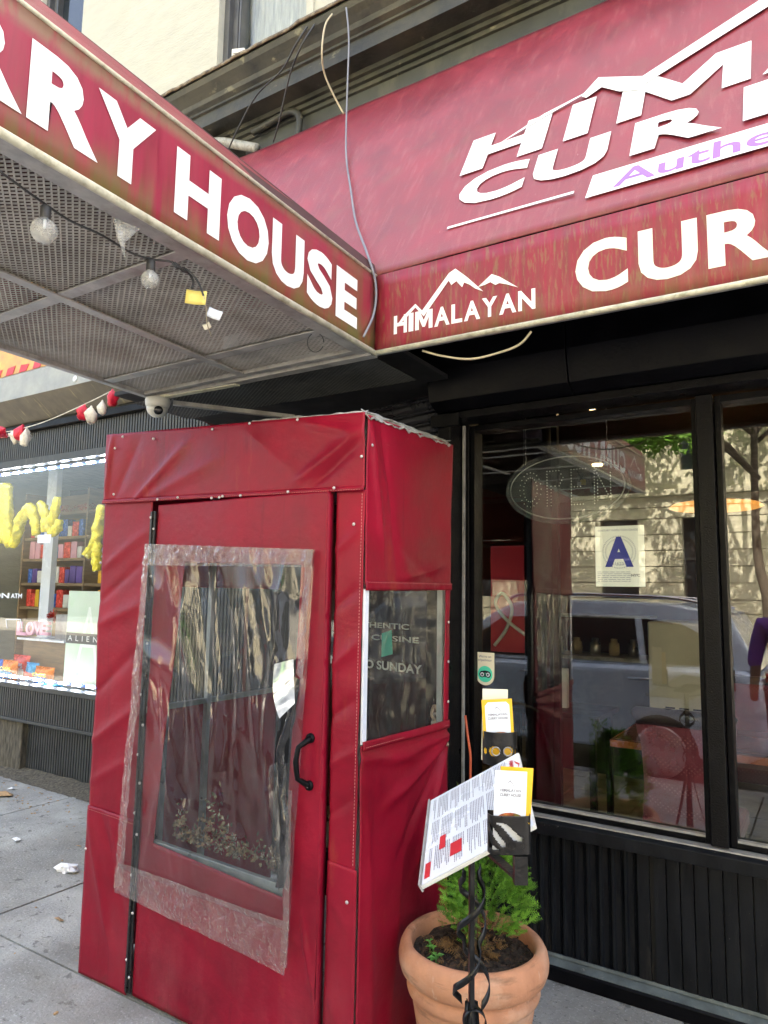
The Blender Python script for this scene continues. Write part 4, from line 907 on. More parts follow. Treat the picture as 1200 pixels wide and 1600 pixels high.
# plastic scrap, hanging tags, wire loop
p0 = ub(177, 340, 2.53); mb = MB(); mb.add([p0, p0+Vector((.015, .07, 0)), p0+Vector((.012, .03, -.055)), p0+Vector((.01, .035, -.10)), p0+Vector((.0, .012, -.04))], [(0, 1, 2, 4), (4, 2, 3)], True)
o = mb.build('plastic_scrap', M['bulb'], solid=.001); tag(o, 'torn scrap of clear plastic hanging from the canopy edge between two bulbs', 'plastic scrap')
def tagcard(px, py, wd, hg, m, label, rot, z=2.42):
    p = ub(px, py, z); mb = MB(); patch(mb, (-wd/2, 0, -hg/2), (wd/2, 0, -hg/2), (wd/2, 0, hg/2), (-wd/2, 0, hg/2), lambda q, u, v: .006*math.sin(u*3), (0, 1, 0), wd/5)
    Mx = Matrix.Rotation(R_(32), 4, 'Z') @ Matrix.Rotation(rot, 4, 'Y'); mb.v = [Mx @ q + p for q in mb.v]
    o = mb.build('hanging_tag', M[m], solid=.001); tag(o, label, 'tag', 'tags dangling under the canopy'); return p
a = tagcard(306, 464, .058, .040, 'yellowtag', 'yellow printed tag dangling from the string light wire', .08)
b = tagcard(335, 490, .042, .028, 'paper', 'white tag dangling just below the yellow tag', .35, 2.40)
c = tagcard(323, 509, .022, .018, 'creamcard', 'smallest cream tag, lowest of the dangling tags', -.5, 2.38)
o = MB().tube([ub(318, 462, 2.42), ub(322, 480, 2.40), ub(323, 505, 2.38), ub(330, 525, 2.36)], .0015, 5).build('tag_string', M['cablecream']); tag(o, 'thin string holding the dangling tags under the canopy', 'string')
ring = []
cc = ub(493, 535, 2.50)
for k in range(24):
    a_ = 2*math.pi*k/23*.93; ring.append(cc+Vector((.030*math.cos(a_)*.85, .030*math.cos(a_)*.5, .036*math.sin(a_))))
o = MB().tube(ring, .0016, 5).build('wire_loop', M['cabledark']); tag(o, 'thin black wire loop hanging at the back corner of the canopy', 'wire')
# dome camera
cc = at_z(237, 614, 2.50); cc = Vector((-2.68, 2.19, 2.51))
SC = thing('security_camera', 'white dome security camera fixed under the back corner of the canopy', 'camera', cc)
MB().lathe([(.0001, 0), (.056, 0), (.058, -.008), (.056, -.030), (.050, -.045)], cc, 28).build('camera_base', M['camwhite'], SC)
mb = MB().lathe([(.050, -.045)]+[(.050*math.cos(a), -.045-.046*math.sin(a)) for a in [math.pi/2*k/8 for k in range(1, 8)]]+[(.0001, -.091)], cc, 28); mb.build('camera_dome', M['camwhite'], SC)
dv = (EYE-cc).normalized(); dv = Vector((dv.x+.25, dv.y, dv.z)).normalized(); c2 = cc+Vector((0, 0, -.055))+dv*.036
q = dv.to_track_quat('Z', 'Y').to_matrix()
mb = MB().lathe([(.0001, .014), (.014, .014), (.020, .012), (.022, 0)], n=20); mb.v = [q @ p + c2 for p in mb.v]; mb.build('camera_lens', M['lens'], SC)
MB().bar((cc.x+.03, cc.y, 2.515), (cc.x+.5, cc.y+.02, 2.515), .03, .012).build('mounting_arm', M['bead'], SC)

# bunting string with burst balloons
BN = thing('bunting_string', 'sagging white string hung with shrivelled red and white balloons by the neighbouring shop', 'bunting', (-3.4, 2.5, 2.3))
bp = [at_y(172, 612, 2.30), at_y(140, 628, 2.4), at_y(80, 655, 2.6), at_y(40, 668, 2.75), at_y(0, 675, 2.9), at_y(-60, 668, 3.0)]
MB().tube(smooth_pts(bp), .003, 6).build('string', M['whitecloth'], BN)
def rag(px, py, Y, wd, ln, m, tilt=0, sd_=0):
    top = at_y(px, py, Y); wd *= 1.7; ln *= 1.45; prof = [(.15, 0), (.2, -.08), (.5, -.2), (.9, -.45), (.85, -.75), (.7, -.9), (.35, -.97), (.05, -.93)]
    mb = MB().lathe([(max(.001, r*wd/2), z*ln) for r, z in prof], n=14, wob=lambda a, z: .35*math.sin(3*a+sd_+z*40)+.2*math.sin(5*a+z*90+sd_))
    Mx = Matrix.Rotation(tilt, 3, 'Y'); mb.v = [Mx @ p + top for p in mb.v]; mb.build('balloon', M[m], BN)
rag(176, 608, 2.30, .030, .066, 'redcloth', .0, 1); rag(160, 625, 2.34, .026, .06, 'whitecloth', -.1, 4)
rag(133, 632, 2.41, .036, .066, 'redcloth', .35, 2); rag(143, 634, 2.40, .036, .075, 'whitecloth', .0, 3)
rag(36, 663, 2.76, .045, .085, 'redcloth', .35, 5); rag(42, 668, 2.74, .04, .095, 'whitecloth', .1, 6); rag(8, 670, 2.86, .06, .09, 'redcloth', 1.2, 7); rag(18, 675, 2.83, .05, .09, 'whitecloth', -.9, 8)

# ================================================================== PLANT POT
PC = Vector((-1.062, 2.268, 0)); ZR = .472
def pw_(a, z): return .006*math.sin(2*a+z*7)+.004*math.sin(5*a)
PO = thing('terracotta_pot', 'large round terracotta pot with a thick rolled rim beside the menu stand', 'flower pot', PC)
prof = [(.150, 0), (.158, .004), (.170, .10), (.186, .22), (.201, .300), (.203, .312), (.214, .318), (.218, .330), (.217, .345), (.211, .352), (.209, .358), (.212, .366), (.226, .372), (.238, .384), (.245, .405), (.247, .425), (.243, .448), (.235, .463), (.224, ZR), (.210, ZR-.002), (.203, ZR-.012), (.200, ZR-.05), (.196, .36)]
MB().lathe(prof, PC, 72, wob=pw_).build('pot_body', M['terracotta'], PO)
sl = MB(); n = 48; rings = 22; vs = [PC+Vector((0, 0, .43))]; fs = []
for i in range(1, rings+1):
    r = .203*i/rings
    for k in range(n):
        a = 2*math.pi*k/n; x, y = r*math.cos(a), r*math.sin(a)
        vs.append(PC+Vector((x, y, .425+.018*nz(x, y, 1, 12)+.012*nz(x, y, 2, 34)+.010*nz(x, y, 7, 70)+.012*(1-i/rings))))
for k in range(n): fs.append((0, 1+k, 1+(k+1) % n))
for i in range(rings-1):
    for k in range(n): fs.append((1+i*n+k, 1+(i+1)*n+k, 1+(i+1)*n+(k+1) % n, 1+i*n+(k+1) % n))
sl.add(vs, fs, False)
for k in range(260):
    a = random.uniform(0, 6.28); r = .19*math.sqrt(random.random()); s_ = random.uniform(.002, .006)
    c = PC+Vector((r*math.cos(a), r*math.sin(a), .432+random.uniform(0, .006)))
    Mx = Matrix.Translation(c) @ Matrix.Rotation(random.uniform(0, 3), 4, 'Z') @ Matrix.Rotation(random.uniform(0, 3), 4, 'X')
    sl.box((-s_, -s_*.6, -s_*.5), (s_, s_*.6, s_*.5), Mx)
so = sl.build('soil', M['soil'], PO)
# conifer
SH = thing('conifer_shrub', 'small bright green conifer growing in the terracotta pot behind the menu board', 'shrub', PC+Vector((0, 0, .43)))
MB().tube([PC+Vector((0, 0, .42)), PC+Vector((.01, 0, .6)), PC+Vector((-.03, .02, .9))], [.012, .009, .004], 8).build('trunk', M['bark'], SH)
def spray(mb, p, d, ln, n_=5):
    d = d.normalized(); sidev = d.cross(Vector((random.uniform(-1, 1), random.uniform(-1, 1), random.uniform(-1, 1)))).normalized()
    nn = d.cross(sidev)
    for k in range(n_):
        t = (k+.6)/n_; q = p+d*ln*t; w_ = ln*.30*(1-.55*t)
        for s_ in (-1, 1):
            e = q+sidev*s_*w_+d*w_*.9+nn*random.uniform(-.3, .3)*w_
            h = d.cross(nn).normalized()*0
            mb.add([q-d*ln*.05, e-d*w_*.16-sidev*s_*w_*.1, e+d*w_*.2, q+d*ln*.07], [(0, 1, 2, 3)])
    mb.add([p, p+sidev*ln*.03+d*ln*.5, p+d*ln*1.05, p-sidev*ln*.03+d*ln*.5], [(0, 1, 2, 3)])
m1, m2, m3 = MB(), MB(), MB()
for k in range(3400):
    h = random.random()**.85; z = .455+.42*h; a = random.uniform(0, 2*math.pi)
    rad = (.030+.095*math.sin(min(1, (1-h)*1.9)*math.pi/2)*(1+.30*math.sin(3*a+5*h)+.2*math.sin(7*a-9*h)))*(.35+.65*math.sqrt(random.random()))
    if h < .15: rad *= .55
    if noise.noise(Vector((rad*math.cos(a)*14, rad*math.sin(a)*14, z*14))) < -.22: continue
    c = PC+Vector((.035+rad*math.cos(a), .025+rad*math.sin(a), z))
    d = Vector((math.cos(a), math.sin(a), random.uniform(.2, 1.3)))
    mb = m3 if (h < .12 and random.random() < .75) else (m1 if random.random() < .6 else m2)
    spray(mb, c, d, random.uniform(.022, .042))
for k in range(60):   # leader tip seen left of the board
    c = PC+Vector((-.05+random.uniform(-.03, .03), .05+random.uniform(-.03, .03), .86+random.uniform(-.06, .07))); spray(m2, c, Vector((random.uniform(-1, 1), random.uniform(-1, 1), 1)), .03)
m1.build('crown', M['thuja'], SH); m2.build('crown_tips', M['thuja_light'], SH)
for k in range(90):
    a = random.uniform(0, 6.28); r = random.uniform(.02, .11); c = PC+Vector((r*math.cos(a)-.01, r*math.sin(a)-.02, .435+random.uniform(.0, .03))); spray(m3, c, Vector((math.cos(a), math.sin(a), random.uniform(-.2, .4))), random.uniform(.03, .05))
m3.build('dry_skirt', M['drybranch'], SH)
def seedling(dx, dy, nleaf, sz, label):
    mb = MB(); b = PC+Vector((dx, dy, .432))
    for k in range(nleaf):
        a = 2*math.pi*k/nleaf+random.uniform(-.3, .3); hh = random.uniform(.01, .035)
        d = Vector((math.cos(a), math.sin(a), 0)); t = b+Vector((0, 0, hh)); s_ = Vector((-d.y, d.x, 0))*sz*.32; l = sz*random.uniform(.8, 1.2)
        mb.add([t, t+d*l*.45+s_+Vector((0, 0, l*.25)), t+d*l+Vector((0, 0, l*.1)), t+d*l*.45-s_+Vector((0, 0, l*.25))], [(0, 1, 2, 3)])
    mb.tube([b-Vector((0, 0, .01)), b+Vector((0, 0, .035))], .0015, 5)
    o = mb.build('seedling', M['leafgreen'], solid=.0006); tag(o, label, 'seedling', 'seedlings sprouting in the pot')
seedling(-.055, -.155, 7, .026, 'single bright seedling sprouting in the soil nearest the pot rim')
seedling(-.115, -.085, 10, .018, 'clump of tiny leaves on the left side of the potting soil')
seedling(-.090, -.110, 8, .015, 'small leafy sprout between the two larger seedlings')

# ================================================================== MENU STAND
BC = EYE + (RM @ _ray(743.26, 1267.8))*1.88
yaw, tilt, roll = .381, .535, .140
BU = Vector((math.cos(yaw)*math.cos(tilt), math.sin(yaw)*math.cos(tilt), math.sin(tilt))); BV0 = Vector((-math.sin(yaw), math.cos(yaw), 0)); BW0 = BU.cross(BV0)
BV = BV0*math.cos(roll)+BW0*math.sin(roll); BNn = BU.cross(BV)
if BNn.z < 0: BNn = -BNn
HU, HV = .14, .224
def bd(u, v, off=0): return BC+BU*u+BV*v+BNn*off
PX, PYb = -.775, 1.60
PB = bd(-.02, 0, -.015)
ST = thing('menu_stand', 'black wrought iron menu stand with a tilted white menu board and two leaflet racks', 'menu stand', (PB.x, PB.y, 0))
def bbox_(mb, u0, u1, v0, v1, o0, o1):
    vs = [bd(u, v, o) for o in (o0, o1) for (u, v) in ((u0, v0), (u1, v0), (u1, v1), (u0, v1))]
    mb.add(vs, [(0, 3, 2, 1), (4, 5, 6, 7), (0, 1, 5, 4), (1, 2, 6, 5), (2, 3, 7, 6), (3, 0, 4, 7)]); return mb
BD = bbox_(MB(), -HU, HU, -HV, HV, -.008, 0).build('menu_board', M['paper_edge'], ST, bevel=.0015)
bbox_(MB(), -HU+.003, HU-.003, -HV+.003, HV-.003, .0008, .0014).build('menu_sheet', M['paper'], BD)
bbox_(MB(), -HU-.004, -HU+.0, -HV, HV, -.012, .006).build('board_lip', M['galv'], BD)
# menu print: rows run across BV, columns of short ticks
tx = MB(); rx = MB(); random.seed(11)
cols = [(-.205, -.075), (-.065, .065), (.075, .205)]
for (v0, v1) in cols:
    u = .095
    while u > -.125:
        blk = random.randint(5, 9)
        for k in range(blk):
            if u < -.125: break
            ln = (v1-v0)*random.choice((.95, .9, .75, .5, .85)); seg = v1
            while seg > v1-ln:
                w_ = random.uniform(.006, .018); 
                bbox_(tx, u-.0009, u+.0009, max(seg-w_, v1-ln), seg, .0016, .0019); seg -= w_+.002
            u -= .0046
        u -= .006
tx.build('menu_print', M['print'], BD)
for (u0, u1, v0, v1) in ((-.132, -.118, -.205, -.14), (-.098, -.082, -.105, -.04), (-.068, -.038, -.165, -.105)): bbox_(MB(), u0, u1, v0, v1, .0022, .0026).build('menu_red_box', M['printred'], BD)
put_text(rx, 'HIMALAYAN', lambda a, b: bd(b, -a, .0024), -.19, -.08, .108, .120, .03)
rx.prism([(.122, .18), (.137, .14), (.126, .10), (.133, .138), (.127, .15)], lambda u, v: bd(u, v, .0024), BNn*.0003)
rx.build('menu_red_print', M['printred'], BD)
# post and twisted straps
base_p = Vector((PB.x, PB.y, 0)); topp = PB
PO2 = MB().bar((base_p.x, base_p.y, .02), (topp.x, topp.y, topp.z-.02), .030, .012, (.8, .5, 0)).build('post', M['iron'], ST, bevel=.002)
bbox_(MB(), -.05, .05, -.08, .08, -.016, -.0085).build('board_bracket', M['iron'], ST)
for ph in (0, math.pi):
    pts, sds = [], []
    for k in range(90):
        t = k/89; z = .64+.30*t; a = ph+t*math.pi*2.3; r = .014+.038*abs(math.sin(math.pi*2.0*t+.3))
        pts.append((base_p.x+r*math.cos(a), base_p.y+r*math.sin(a), z)); sds.append(Vector((-math.sin(a)*.002, math.cos(a)*.002, .011)))
    MB().ribbon(pts, sds, .002).build('twisted_strap', M['iron'], ST)
for k, (ax_, ay_) in enumerate(((-.16, -.10), (.16, -.06), (.04, .18), (-.05, -.17))):
    pts, sds = [], []
    for j in range(22):
        t = j/21; z = .64*(1-t)+.004; r = .05+t**1.8*.95+.10*math.sin(t*3.1)
        pts.append((base_p.x+ax_*r, base_p.y+ay_*r, z)); s_ = Vector((-ay_, ax_, 0)).normalized()*.011; sds.append(s_)
    MB().ribbon(pts, sds, .003).build('leg', M['iron'], ST)
pts = []; sds = []
for j in range(26):
    a = -1.3+4.6*j/25; pts.append((base_p.x+.026*math.cos(a)*.9+.012, base_p.y-.008+.012*math.cos(a), .605+.030*math.sin(a))); sds.append((-.006, .009, 0))
MB().ribbon(pts, sds, .002).build('scroll', M['iron'], ST)
# leaflet racks
def rack(pc_, wd, hg, dp, dirx, label_pts, tiltv=0):
    """pc_: bottom centre; front faces the street side"""
    X = Vector((dirx[0], dirx[1], 0)).normalized(); Yn = Vector((-X.y, X.x, 0)); Z = Vector((0, 0, 1))
    mb = MB(); ncv = 10; pl_ = []
    for i in range(ncv+1):
        t = i/ncv; a = math.pi*t; pl_.append(pc_ + X*(-wd/2*math.cos(a)) - Yn*dp*math.sin(a)**.6)
    return pl_, X, Yn, Z
def curved_plate(name, pl_, h0, h1, holes, m, parent):
    """strip wall along polyline with polygonal holes in (t, h) space"""
    mb = MB(); n_ = 60; hN = 40; P = smooth_pts(pl_, 6); tot = len(P)-1
    vs = []; fs = []
    for j in range(hN+1):
        for i in range(n_+1):
            f_ = i/n_*tot; k = min(int(f_), tot-1); q = P[k].lerp(P[k+1], f_-k); vs.append(q+Vector((0, 0, h0+(h1-h0)*j/hN)))
    for j in range(hN):
        for i in range(n_):
            if any(inpoly((i+.5)/n_, (j+.5)/hN, H) for H in holes): continue
            fs.append((j*(n_+1)+i, j*(n_+1)+i+1, (j+1)*(n_+1)+i+1, (j+1)*(n_+1)+i))
    mb.add(vs, fs, True); return mb.build(name, m, parent, solid=.002)
# near rack
RX = Vector((.845, .534, 0)); RYn = Vector((-.534, .845, 0))
def rackspot(px, py, dist): return EYE+(RM @ _ray(px, py))*dist
ra = rackspot(797, 1334, 1.56)
plate = [ra-RX*.042+RYn*.012, ra-RX*.035-RYn*.004, ra-RYn*.008, ra+RX*.035-RYn*.004, ra+RX*.042+RYn*.012]
holes = [[(.10, .78), (.20, .80), (.30, .62), (.44, .30), (.44, .18), (.38, .22), (.28, .45), (.17, .68)], [(.30, .80), (.38, .84), (.46, .78), (.60, .52), (.66, .44), (.64, .34), (.54, .38), (.46, .55), (.38, .74)],
         [(.12, .58), (.16, .50), (.22, .28), (.32, .16), (.38, .12), (.30, .10), (.14, .14), (.10, .2)], [(.74, .84), (.88, .80), (.92, .70), (.84, .68)], [(.78, .60), (.88, .54), (.92, .40), (.84, .46)], [(.84, .30), (.92, .20), (.94, .10), (.88, .14)]]
RK = curved_plate('leaflet_rack', plate, 0, .073, holes, M['iron'], ST)
MB().prism([(-.040, -.004), (.040, -.004), (.040, .03), (-.040, .03)], lambda a, b: ra+RX*a+RYn*b, (0, 0, .002)).build('rack_floor', M['iron'], RK)
MB().prism([(-.040, .0), (.040, .0), (.040, .073), (-.040, .073)], lambda a, b: ra+RX*a+RYn*.03+Vector((0, 0, b)), RYn*.002).build('rack_back', M['iron'], RK)
MB().bar(ra+RX*.02+Vector((0, 0, -.002)), ra+RX*.02+Vector((0, 0, -.055)), .026, .02, RYn).build('rack_bracket', M['iron'], RK)
MB().bar(ra+RX*.02+RYn*.01+Vector((0, 0, -.05)), Vector((PB.x, PB.y, ra.z-.08)), .02, .006).build('rack_arm', M['iron'], RK)
# far rack
rb = rackspot(781, 1192, 2.22)
plate = [rb+RX*(-.050*math.cos(a))-RYn*(.032*math.sin(a)) for a in [math.pi*k/12 for k in range(13)]]
def ringhole(cx_, cy_, r0): return [(cx_+r0*math.cos(a)*.7, cy_+r0*math.sin(a)) for a in [2*math.pi*k/10 for k in range(10)]]
RK2 = curved_plate('leaflet_rack', plate, 0, .092, [ringhole(.36, .42, .16), ringhole(.64, .42, .16), ringhole(.14, .4, .10), ringhole(.86, .4, .10)], M['iron'], ST)
MB().lathe([(.0001, .0), (.046, .0), (.046, .002)], rb, 20).build('rack_floor', M['iron'], RK2)
for (a_, r_) in ((-.017, .012), (.017, .012)):
    MB().tube([rb+RX*(a_+r_*math.cos(t*.5))-RYn*.036+Vector((0, 0, .040+r_*math.sin(t*.5))) for t in range(13)], .0018, 5).build('rack_scroll', M['galv'], RK2)
MB().bar(rb+Vector((0, 0, .0)), bd(.0, .10, -.02), .02, .008).build('rack_arm', M['iron'], RK2)
# leaflets
def leaflet(base, wd, hg, lean, twist, m, label, front=True):
    Mx = Matrix.Translation(base) @ Matrix.Rotation(math.atan2(RX.y, RX.x)+twist, 4, 'Z') @ Matrix.Rotation(lean, 4, 'Y')
    T = thing('leaflet', label, 'leaflet', base, 'leaflets in the menu stand racks')
    MB().box((-wd/2, 0, 0), (wd/2, .0012, hg), Mx).build('card', M[m], T)
    if front:
        f = lambda a, b: Mx @ Vector((a, -.0006, b))
        MB().prism([(-wd*.40, hg*.30), (wd*.40, hg*.30), (wd*.40, hg*.90), (wd*.3, hg*.955), (-wd*.3, hg*.955), (-wd*.40, hg*.90)], f, (0, -.0002, 0)).build('white_panel', M['paper'], T)
        f2 = lambda a, b: Mx @ Vector((a, -.0012, b))
        MB().prism([(wd*.40*math.cos(t)+wd*.02, hg*.40+hg*.075*math.sin(t)) for t in [2*math.pi*k/16 for k in range(16)]], f2, (0, -.0002, 0)).build('food_picture', M['food'], T)
        mb = MB(); put_text(mb, 'HIMALAYAN', f2, -wd*.32, wd*.32, hg*.735, hg*.775, .03); put_text(mb, 'CURRY HOUSE', f2, -wd*.33, wd*.33, hg*.675, hg*.715, .04)
        mb.prism([(-wd*.2, hg*.79), (-wd*.02, hg*.87), (wd*.08, hg*.82), (wd*.2, hg*.795), (wd*.08, hg*.83), (-wd*.02, hg*.885)], f2, (0, -.0002, 0)); mb.build('print', M['print'], T)
    return T
leaflet(ra+RYn*.020+RX*.008+Vector((0, 0, .004)), .068, .156, .07, .10, 'yellowcard', 'yellow edged leaflet standing behind the front one in the near rack', False)
leaflet(ra+RYn*.006-RX*.002+Vector((0, 0, .004)), .064, .152, .04, .0, 'paper', 'white restaurant leaflet in the near iron rack over the menu board')
leaflet(rb-RYn*.010+RX*.0+Vector((0, 0, .006)), .090, .178, -.06, .0, 'yellowcard', 'yellow restaurant leaflet in the far round rack against the window')
leaflet(rb+RYn*.006-RX*.016+Vector((0, 0, .006)), .076, .205, .02, .05, 'creamcard', 'plain cream folded leaflet sticking out behind the far yellow leaflet', False)

# ================================================================== padlock
pk = Vector((-1.545, 2.90, 1.045))
LK = thing('padlock', 'steel padlock hanging on the black post beside the booth', 'padlock', pk)
MB().box((pk.x-.018, pk.y-.014, pk.z-.075), (pk.x+.018, pk.y+.014, pk.z-.01)).build('lock_body', M['steel'], LK, bevel=.006)
MB().tube([(pk.x-.013+.013*(1-math.cos(t*.5236)), pk.y, pk.z-.012+.035*math.sin(t*.5236)) for t in range(7)], .005, 8).build('shackle', M['steel'], LK)
MB().box((-1.575, 2.92, 1.02), (-1.52, 2.954, 1.10)).build('hasp_plate', M['flashing'], LK, bevel=.002)
o = MB().tube(smooth_pts([(-1.34, 2.62, 1.00), (-1.40, 2.70, 1.04), (-1.50, 2.86, 1.07), (-1.55, 2.90, 1.10), (-1.565, 2.9, 1.06), (-1.53, 2.88, 1.04), (-1.46, 2.80, 1.05)]), .007, 7).build('tie_cord', M['rope']); tag(o, 'frayed beige cord tying the booth side to the black post', 'cord')

# ================================================================== WINDOW DISPLAY THINGS
GY = 3.150
def gp(x, z, off=0): return Vector((x, GY+off, z))
GC = thing('grade_card', 'sanitary inspection grade card with a big blue letter taped inside the window', 'sign', (-.775, GY, 1.65))
MB().box((-.880, GY, 1.650), (-.670, GY+.0015, 1.915)).build('card', M['cardpaper'], GC)
gf = lambda x, z: Vector((x, GY-.0006, z))
mb = MB(); put_text(mb, 'A', gf, -.838, -.716, 1.735, 1.868, .045); mb.build('letter', M['blueprint'], GC)
mb = MB(); put_text(mb, 'SANITARY INSPECTION GRADE', gf, -.868, -.695, 1.892, 1.901, .015)
put_text(mb, '1625', lambda x, z: Vector((x, GY-.0005, z)), -.795, -.757, 1.745, 1.756, .01)
for k in range(60):
    a = 2*math.pi*k/60
    for r in (.070, .058): mb.prism([(-.777+(r+d)*math.cos(a+e), 1.800+(r+d)*math.sin(a+e)) for d, e in ((-.003, -.02), (.003, -.02), (.003, .02), (-.003, .02))], lambda x, z: Vector((x, GY-.0004, z)), (0, .0003, 0))
for k in range(6):
    z = 1.712-k*.008; x = -.872
    while x < -.735: w_ = random.uniform(.01, .035); mb.prism([(x, z), (min(x+w_, -.73), z), (min(x+w_, -.73), z+.0025), (x, z+.0025)], gf, (0, .0003, 0)); x += w_+.004
mb.build('fine_print', M['greytext'], GC)
mb = MB(); put_text(mb, 'NYC', gf, -.728, -.690, 1.693, 1.705, .05); mb.build('city_mark', M['print'], GC)
# travel review sticker
SK = thing('review_sticker', 'cream and teal round bottomed review sticker on the left edge of the window', 'sticker', (-1.41, 3.138, 1.18))
sf_ = lambda x, z: Vector((x, 3.1385, z))
MB().prism([(-1.462+.008, 1.333), (-1.360, 1.333)]+[(-1.407+.047*math.cos(a), 1.225-.045*math.sin(a)) for a in [math.pi*k/12 for k in range(13)]], sf_, (0, -.0006, 0)).build('sticker_sheet', M['creamcard'], SK)
c_ = (-1.407, 1.232)
circ = lambda cx_, cz_, r, o, m, nm: MB().prism([(cx_+r*math.cos(2*math.pi*k/28), cz_+r*math.sin(2*math.pi*k/28)) for k in range(28)], lambda x, z: Vector((x, o, z)), (0, -.0003, 0)).build(nm, m, SK)
circ(c_[0], c_[1], .038, 3.1376, M['teal'], 'teal_disc')
for s_ in (-1, 1):
    circ(c_[0]+s_*.015, c_[1]-.002, .0145, 3.1370, M['lens'], 'eye_ring'); circ(c_[0]+s_*.015, c_[1]-.002, .0095, 3.1365, M['paper'], 'eye_white'); circ(c_[0]+s_*.014, c_[1]-.002, .005, 3.1360, M['lens'], 'pupil')
mb = MB(); mb.prism([(c_[0]-.028, c_[1]+.008), (c_[0]-.018, c_[1]+.014), (c_[0], c_[1]+.017), (c_[0]+.018, c_[1]+.014), (c_[0]+.028, c_[1]+.008), (c_[0]+.014, c_[1]+.010), (c_[0], c_[1]+.006), (c_[0]-.014, c_[1]+.010)], lambda x, z: Vector((x, 3.1372, z)), (0, -.0003, 0))
mb.prism([(c_[0]-.005, c_[1]-.008), (c_[0]+.005, c_[1]-.008), (c_[0], c_[1]-.018)], lambda x, z: Vector((x, 3.1372, z)), (0, -.0003, 0)); mb.build('brow', M['lens'], SK)
mb = MB(); put_text(mb, "We're on", lambda x, z: Vector((x, 3.1376, z)), -1.440, -1.376, 1.308, 1.321, .015); put_text(mb, 'tripadvisor', lambda x, z: Vector((x, 3.1376, z)), -1.444, -1.372, 1.288, 1.304, .015); mb.build('sticker_text', M['print'], SK)
# oval OPEN dot sign on chains
OS = thing('oval_led_sign', 'unlit oval dotted LED sign hanging on chains behind the window glass', 'sign', (-1.03, 3.30, 2.08))
oc = (-1.06, 2.125); oy = 3.30
MB().prism([(oc[0]+.30*math.cos(2*math.pi*k/48), oc[1]+.17*math.sin(2*math.pi*k/48)) for k in range(48)], lambda x, z: Vector((x, oy, z)), (0, .012, 0)).build('oval_plate', M['oval'], OS)
MB().tube([(oc[0]+.30*math.cos(2*math.pi*k/48), oy+.006, oc[1]+.17*math.sin(2*math.pi*k/48)) for k in range(49)], .009, 6).build('oval_rim', M['oval'], OS)
MB().tube([(oc[0]+.28*math.cos(2*math.pi*k/48), oy-.002, oc[1]+.152*math.sin(2*math.pi*k/48)) for k in range(49)], .003, 5).build('oval_inner_rim', M['galv'], OS)
mb = MB()
def dots(pts, st=.014):
    for (a, b) in zip(pts[:-1], pts[1:]):
        ln = math.hypot(b[0]-a[0], b[1]-a[1]); n_ = max(1, int(ln/st))
        for k in range(n_):
            x = a[0]+(b[0]-a[0])*k/n_; z = a[1]+(b[1]-a[1])*k/n_
            mb.prism([(x+.0024*math.cos(t), z+.0024*math.sin(t)) for t in (0, 1.05, 2.1, 3.14, 4.19, 5.24)], lambda u, v: Vector((oc[0]+u, oy-.003, oc[1]+v)), (0, .001, 0))
el = lambda cx_, rx_, rz_: [(cx_+rx_*math.cos(2*math.pi*k/20), rz_*math.sin(2*math.pi*k/20)) for k in range(21)]
dots(el(-.175, .055, .085)); dots(el(-.175, .035, .06)); dots([(-.09, -.085), (-.09, .085), (-.03, .085), (-.01, .05), (-.03, .01), (-.07, .01), (-.07, -.085), (-.09, -.085)])
dots([(.10, .085), (.03, .085), (.03, -.085), (.10, -.085)]); dots([(.03, .0), (.09, .0)]); dots([(.14, -.085), (.14, .085), (.215, -.07), (.215, .07)]); dots([(.155, -.07), (.155, .04)])
mb.build('led_dots', M['dot'], OS)
for s_ in (-.20, .20):
    pts = []
    mb = MB(); n_ = 18
    for k in range(n_):
        z = 2.25+(2.76-2.25)*k/n_; mb.tube([(oc[0]+s_+.003*(k % 2)+(.03*(z-2.25)*(-1 if s_ > 0 else 1)*0), oy, z), (oc[0]+s_+.003*((k+1) % 2), oy, z+.026)], .0018, 5)
    mb.build('chain', M['steel'], OS)
